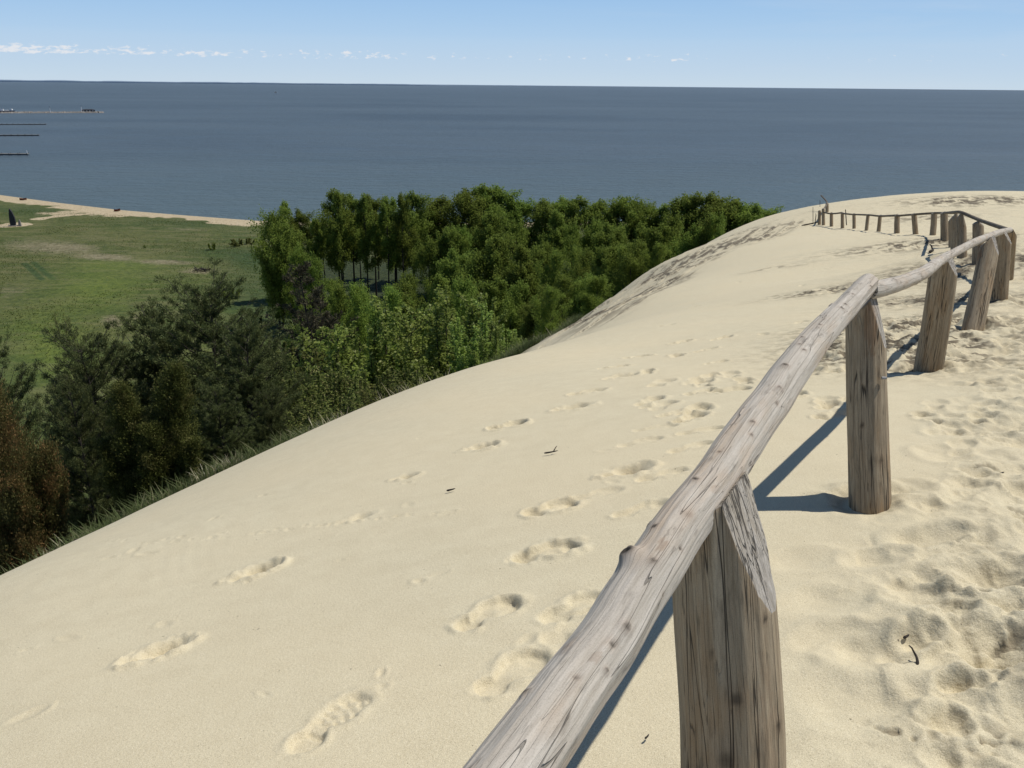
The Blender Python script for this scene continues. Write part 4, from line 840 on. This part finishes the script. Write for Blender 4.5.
for (px, py, nb, L, lab) in [(228,462,140,.75,'pale dry grass tuft in front of the dark pines'),(200,474,50,.7,'thin dry grass stalks left of the pale tuft'),(318,424,120,.6,'dry grass tuft at the rim below the dark bushes'),(395,388,140,.6,'straw coloured grass clump left of the reddish one'),(424,378,420,.75,'large reddish straw grass clump where the thicket meets the sand'),(340,412,60,.6,'small dry tuft between the rim tufts'),(52,548,60,.5,'short pale tuft at the left rim'),(548,338,60,.7,'dry tuft at the foot of the far dune slope')]:
    r_ = ray(px, py); az_ = math.atan2(r_.x, r_.y); best = None     # first grassy ground beyond the sand in this direction
    for q_ in np.arange(3, 60, .1):
        if veg_s(math.sin(az_)*q_, math.cos(az_)*q_) > .25: best = (math.sin(az_)*q_, math.cos(az_)*q_); break
    if best is None: continue
    r2 = ray(px, py-11); need = EYE+r2.z/math.hypot(r2.x, r2.y)*q_-zat(*best); print('tuft', px, round(q_, 1), round(need, 2)); L = min(max(need*.75, .3), .85)
    q_t = q_; x, y = best; r_ = .12+.2*vr.random(); m = int(nb*1.1); th = vr.uniform(0, 6.28, m); q_ = np.sqrt(vr.random(m))*(.3 if nb < 200 else .7)
    xs = np.cos(th)*q_; ys = np.sin(th)*q_; zs = base_h(x+xs, y+ys)-zat(x, y)-.03
    o = blades(np.stack([xs, ys, zs], -1), L, .004+.0004*q_t, L_dry, 'dry_grass_tuft', .4, .3); o.location = (x, y, zat(x, y)); tag(o, lab, 'grass tuft')

# tufts of taller grass and herbs over the meadow
n = 60000; yy = 60+vr.random(n)**.8*230; xx = -yy*vr.uniform(.12, .72, n)-4
dn = fbm(xx/14, yy/22, 4, 81); ok = (dn+vr.normal(size=n)*.16 > .05) & (veg_s(xx, yy) > 8) & (shore(xx)-yy > 14) & (xx/yy < -.27)
xx, yy = xx[ok], yy[ok]
L_mead = leaf_material('meadow_herbs', (.045, .068, .016), (.115, .150, .034), (.20, .18, .085), .3)
g = blades(np.stack([xx, yy, base_h(xx, yy)-.02], -1), .30, .06, L_mead, 'meadow_grass', .8, .25); tag(g, 'taller tufts of grass scattered over the green meadow', 'grass', kind='stuff')
# ------------------------------------------------------------------ things far off
def box(bm, c, s, rz=0, top=1.0, lean=(0, 0)):
    r = bmesh.ops.create_cube(bm, size=1)
    for v in r['verts']:
        k_ = top if v.co.z > 0 else 1; x, y, z = v.co.x*s[0]*k_, v.co.y*s[1]*k_, v.co.z*s[2]
        if v.co.z > 0: x += lean[0]; y += lean[1]
        v.co = (x*math.cos(rz)-y*math.sin(rz)+c[0], x*math.sin(rz)+y*math.cos(rz)+c[1], z+c[2])
def bobj(name, bm, mat, parent=None, loc=(0, 0, 0), bev=0):
    if bev: bmesh.ops.bevel(bm, geom=bm.edges[:], offset=bev, segments=1, affect='EDGES')
    me = bpy.data.meshes.new(name); bm.to_mesh(me); bm.free(); me.materials.append(mat); o = bpy.data.objects.new(name, me); COL.objects.link(o)
    if parent: o.parent = parent
    o.location = loc; return o
M_white = plain('white_paint', (.75, .75, .74), (.6, .6, .6)); M_stone = plain('rubble', (.34, .30, .26), (.18, .16, .14), .3); M_dk = plain('tarred_wood', (.05, .05, .055)); M_blue = plain('blue_grey_paint', (.07, .09, .13))
M_pave = plain('pale_paving', (.5, .44, .36)); M_redb = plain('red_brown_paint', (.22, .08, .05)); M_plank = plain('pier_planks', (.30, .28, .25), (.2, .19, .17), .5)
# sculpture on the round clearing
x, y = ground_pt(13.5, 226.3, 1.7); z = zat(x, y); e = empty('wooden_sculpture', (x, y, z)); tag(e, 'tall dark pointed wooden sculpture on a pale round clearing in the meadow', 'sculpture')
bm = bmesh.new(); prof = [(-.75, 0), (.75, 0), (.95, 1.2), (.85, 2.6), (.35, 4.2), (-.25, 5.2), (-.45, 4.6), (-.7, 3.0), (-.8, 1.4)]
a = [bm.verts.new((px_, -.25, pz)) for px_, pz in prof]; b = [bm.verts.new((px_*.95, .25, pz)) for px_, pz in prof]
bm.faces.new(a); bm.faces.new(b[::-1])
for i_ in range(len(prof)): bm.faces.new((a[i_], b[i_], b[(i_+1) % len(prof)], a[(i_+1) % len(prof)]))
bmesh.ops.recalc_face_normals(bm, faces=bm.faces[:]); bobj('slab', bm, M_dk, e)
bm = bmesh.new(); box(bm, (0, 0, .08), (2.4, 1.6, .4)); bobj('plinth', bm, M_stone, e, bev=.04)
e2 = empty('stone_figure', (x+1.9, y+.2, z)); tag(e2, 'small grey stone block figure standing beside the dark pointed sculpture', 'stone')
bm = bmesh.new(); box(bm, (0, 0, .7), (1.0, .6, 1.6), top=.55); box(bm, (.05, 0, 1.65), (.42, .4, .5), top=.8); bobj('block', bm, M_stone, e2, bev=.06)
# rowing boats drawn up on the beach
def rowboat(px, py, rz, lab, L=2.4):
    h_ = ground_pt(px, py, .9); z = zat(*h_); e = empty('rowing_boat', (h_[0], h_[1], z+.1), rz); tag(e, lab, 'boat'); bm = bmesh.new(); rows = []
    for t_ in np.linspace(-1, 1, 9):
        wv_ = .75*(1-abs(t_)**2.4)+.02; sh = .55+.22*t_*t_
        rows.append([bm.verts.new((t_*L/2, wv_*k1, sh*k2)) for k1, k2 in ((-1, 1), (-.85, .45), (-.3, .02), (.3, .02), (.85, .45), (1, 1))])
    for r0, r1 in zip(rows[:-1], rows[1:]):
        for j_ in range(5): bm.faces.new((r0[j_], r0[j_+1], r1[j_+1], r1[j_]))
    bmesh.ops.solidify(bm, geom=bm.faces[:], thickness=.05); bobj('hull', bm, M_redb, e)
    bm = bmesh.new(); [box(bm, (t_, 0, .42), (.22, 1.15, .05)) for t_ in (-.5, .3)]; bobj('thwart', bm, M_plank, e)
rowboat(23, 198.6, .4, 'small red brown rowing boat on the beach at the far left'); rowboat(117, 209.5, 1.0, 'small red brown rowing boat where the path meets the beach')
# driftwood heap in the meadow
h_ = hit(203, 271); z = zat(*h_); bm = bmesh.new()
tb = Tub()
for i_ in range(26):
    th = vr.uniform(0, 6.28); L = vr.uniform(.8, 2.6); c0 = np.array([vr.normal()*.9, vr.normal()*.7, vr.uniform(.05, .7)]); dv = np.array([math.cos(th)*L/2, math.sin(th)*L/2, vr.normal()*.3]); tb.add(curve(c0-dv, c0+dv, vr.normal(size=3)*.15, 5), [.05, .09, .09, .06, .03], 5)
o = bpy.data.objects.new('brushwood_heap', tb.mesh('brushwood_heap', M_bark)); COL.objects.link(o); o.location = (h_[0], h_[1], z); tag(o, 'dark heap of cut branches lying in the meadow near the grove', 'brushwood')
# piers
def pier(px, py, lab, w_=2.4, hgt=1.1, post_end=False):
    x1, y1 = ground_pt(px, py, hgt); x0, y0 = ground_pt(-110, py+.4, hgt); L = math.hypot(x1-x0, y1-y0); rz = math.atan2(y1-y0, x1-x0); e = empty('pier', (x1, y1, 0), rz); tag(e, lab, 'pier', 'piers reaching into the lagoon')
    bm = bmesh.new(); box(bm, (-L/2, 0, hgt), (L, w_, .25)); bobj('deck', bm, M_plank, e)
    for k_ in range(0, min(int(L/5), 40)):
        for sd_ in (-1, 1):
            bm = bmesh.new(); bmesh.ops.create_cone(bm, segments=7, radius1=.17, radius2=.15, depth=hgt+2.3, cap_ends=True); bobj('pile', bm, M_dk, e, (-k_*5-.4, sd_*(w_/2+.16), hgt/2-.6))
    bm = bmesh.new(); box(bm, (-L/2, -w_/2-.02, hgt-.45), (L, .1, .6)); bobj('fender_beam', bm, M_dk, e)
    if post_end:
        bm = bmesh.new(); bmesh.ops.create_cone(bm, segments=8, radius1=.25, radius2=.2, depth=1.8, cap_ends=True); bobj('bollard', bm, M_white, e, (-.8, 0, hgt+1.0))
pier(28.5, 153.6, 'nearest pier, grey deck on dark piles ending left in the lagoon', 2.6, 1.2, True); pier(39, 134.8, 'middle pier, thin deck beyond the nearest pier', 2.4, 1.0); pier(46, 124, 'farthest low dark pier in front of the breakwater', 3, .7)
# breakwater with a dark barge-like wall, beacon and sheds
x1, y1 = ground_pt(104, 112.8, 0); x0, y0 = ground_pt(-60, 113.4, 0); L = math.hypot(x1-x0, y1-y0); rz = math.atan2(y1-y0, x1-x0)
e = empty('breakwater', (x1, y1, 0), rz); tag(e, 'long low stone breakwater reaching out from the left below the horizon', 'breakwater')
bm = bmesh.new()
for k_ in range(int(L/4)):
    box(bm, (-k_*4-2, vr.normal()*.8, .5+vr.random()*.5), (5.5*(1-.3*vr.random()), 7+vr.random()*2, 1.8+vr.random()*1.0), vr.normal()*.2, .6)
bobj('rubble_bank', bm, M_stone, e)
bm = bmesh.new(); box(bm, (-L*.78, 5, 1.8), (L*.44, 1.2, 2.6)); bobj('quay_wall', bm, M_blue, e)
def shed(px, lab, w_, d_, h2, mat, roofm, mast=0):
    x, y = ground_pt(px, 112.6, 0); y += 3; e = empty('harbour_shed', (x, y, 1.2), rz); tag(e, lab, 'shed'); bm = bmesh.new(); box(bm, (0, 0, h2/2), (w_, d_, h2)); bobj('wall', bm, mat, e)
    bm = bmesh.new(); box(bm, (0, 0, h2+.6), (w_*1.06, d_*1.1, 1.2), top=.45); bobj('roof', bm, roofm, e)
    for k_ in np.linspace(-.35, .35, 4):
        bm = bmesh.new(); box(bm, (k_*w_, -d_/2-.03, h2*.55), (w_*.1, .08, h2*.4)); bobj('window', bm, M_white, e)
shed(87.5, 'long dark low shed near the tip of the breakwater', 17, 6, 2.2, M_dk, M_dk)
def mast(px, yb, yt, lab, r_=.45):
    x, y = ground_pt(px, yb+.8, 0); k_ = math.hypot(x, y)/F*(yb-yt)*1.0; e = empty('harbour_beacon', (x, y, 1.2)); tag(e, lab, 'beacon')
    bm = bmesh.new(); bmesh.ops.create_cone(bm, segments=10, radius1=r_, radius2=r_*.6, depth=k_, cap_ends=True); bobj('column', bm, M_white, e, (0, 0, k_/2))
    bm = bmesh.new(); bmesh.ops.create_cone(bm, segments=10, radius1=r_*1.1, radius2=r_*.5, depth=1.0, cap_ends=True); bobj('lantern', bm, M_dk, e, (0, 0, k_+.5))
mast(82, 112, 107.5, 'slim white beacon at the near end of the dark shed'); mast(50.5, 112.5, 108.5, 'white beacon halfway along the breakwater')
def motorboat(px, py, lab, L=11, sail=0, rz=0.2, name='motor_boat'):
    x, y = ground_pt(px, py, 0); e = empty(name, (x, y, -.1), rz); tag(e, lab, 'boat'); bm = bmesh.new(); rows = []
    for t_ in np.linspace(-1, 1, 9):
        wv_ = L*.15*(1-max(0, t_)**2.2*.97); rows.append([bm.verts.new((t_*L/2, wv_*k1, L*.13*k2+L*.03*max(t_, 0))) for k1, k2 in ((-1, 1), (-.8, .3), (0, -.1), (.8, .3), (1, 1))])
    for r0, r1 in zip(rows[:-1], rows[1:]):
        for j_ in range(4): bm.faces.new((r0[j_], r0[j_+1], r1[j_+1], r1[j_]))
        bm.faces.new((r0[4], r0[0], r1[0], r1[4]))
    bm.faces.new(rows[0]); bmesh.ops.recalc_face_normals(bm, faces=bm.faces[:]); bobj('hull', bm, M_white, e)
    bm = bmesh.new(); box(bm, (-L*.08, 0, L*.2), (L*.36, L*.2, L*.16), top=.8); bobj('cabin', bm, M_white if not sail else M_plank, e)
    bm = bmesh.new(); bmesh.ops.create_cone(bm, segments=6, radius1=.09, radius2=.05, depth=max(sail, L*.35), cap_ends=True); bobj('mast', bm, M_plank, e, (L*.08, 0, max(sail, L*.35)/2+L*.12))
    if sail:
        bm = bmesh.new(); v = [bm.verts.new(p_) for p_ in ((L*.07, .0, L*.22), (-L*.42, .5, L*.24), (L*.07, .0, sail+L*.1), (L*.07, .12, L*.22), (-L*.42, .62, L*.24), (L*.07, .12, sail+L*.1))]
        bm.faces.new(v[:3]); bm.faces.new(v[3:][::-1]); bobj('mainsail', bm, M_white, e)
        bm = bmesh.new(); v = [bm.verts.new(p_) for p_ in ((L*.10, .0, sail*.85), (L*.48, 0, L*.2), (L*.12, .4, L*.24))]; bm.faces.new(v); bobj('jib', bm, M_white, e)
motorboat(3, 112.6, 'white motor boat moored leftmost by the breakwater', 17); motorboat(8.5, 112.9, 'white motor boat moored right beside the leftmost one', 14, rz=.6)
motorboat(12, 111.2, 'small white boat behind the moored pair', 12, rz=-.3)
motorboat(276, 92.9, 'tiny white sailing boat alone far out on the lagoon', 16, 7, .3, 'sailing_boat')
print('objects', len(SC.objects))
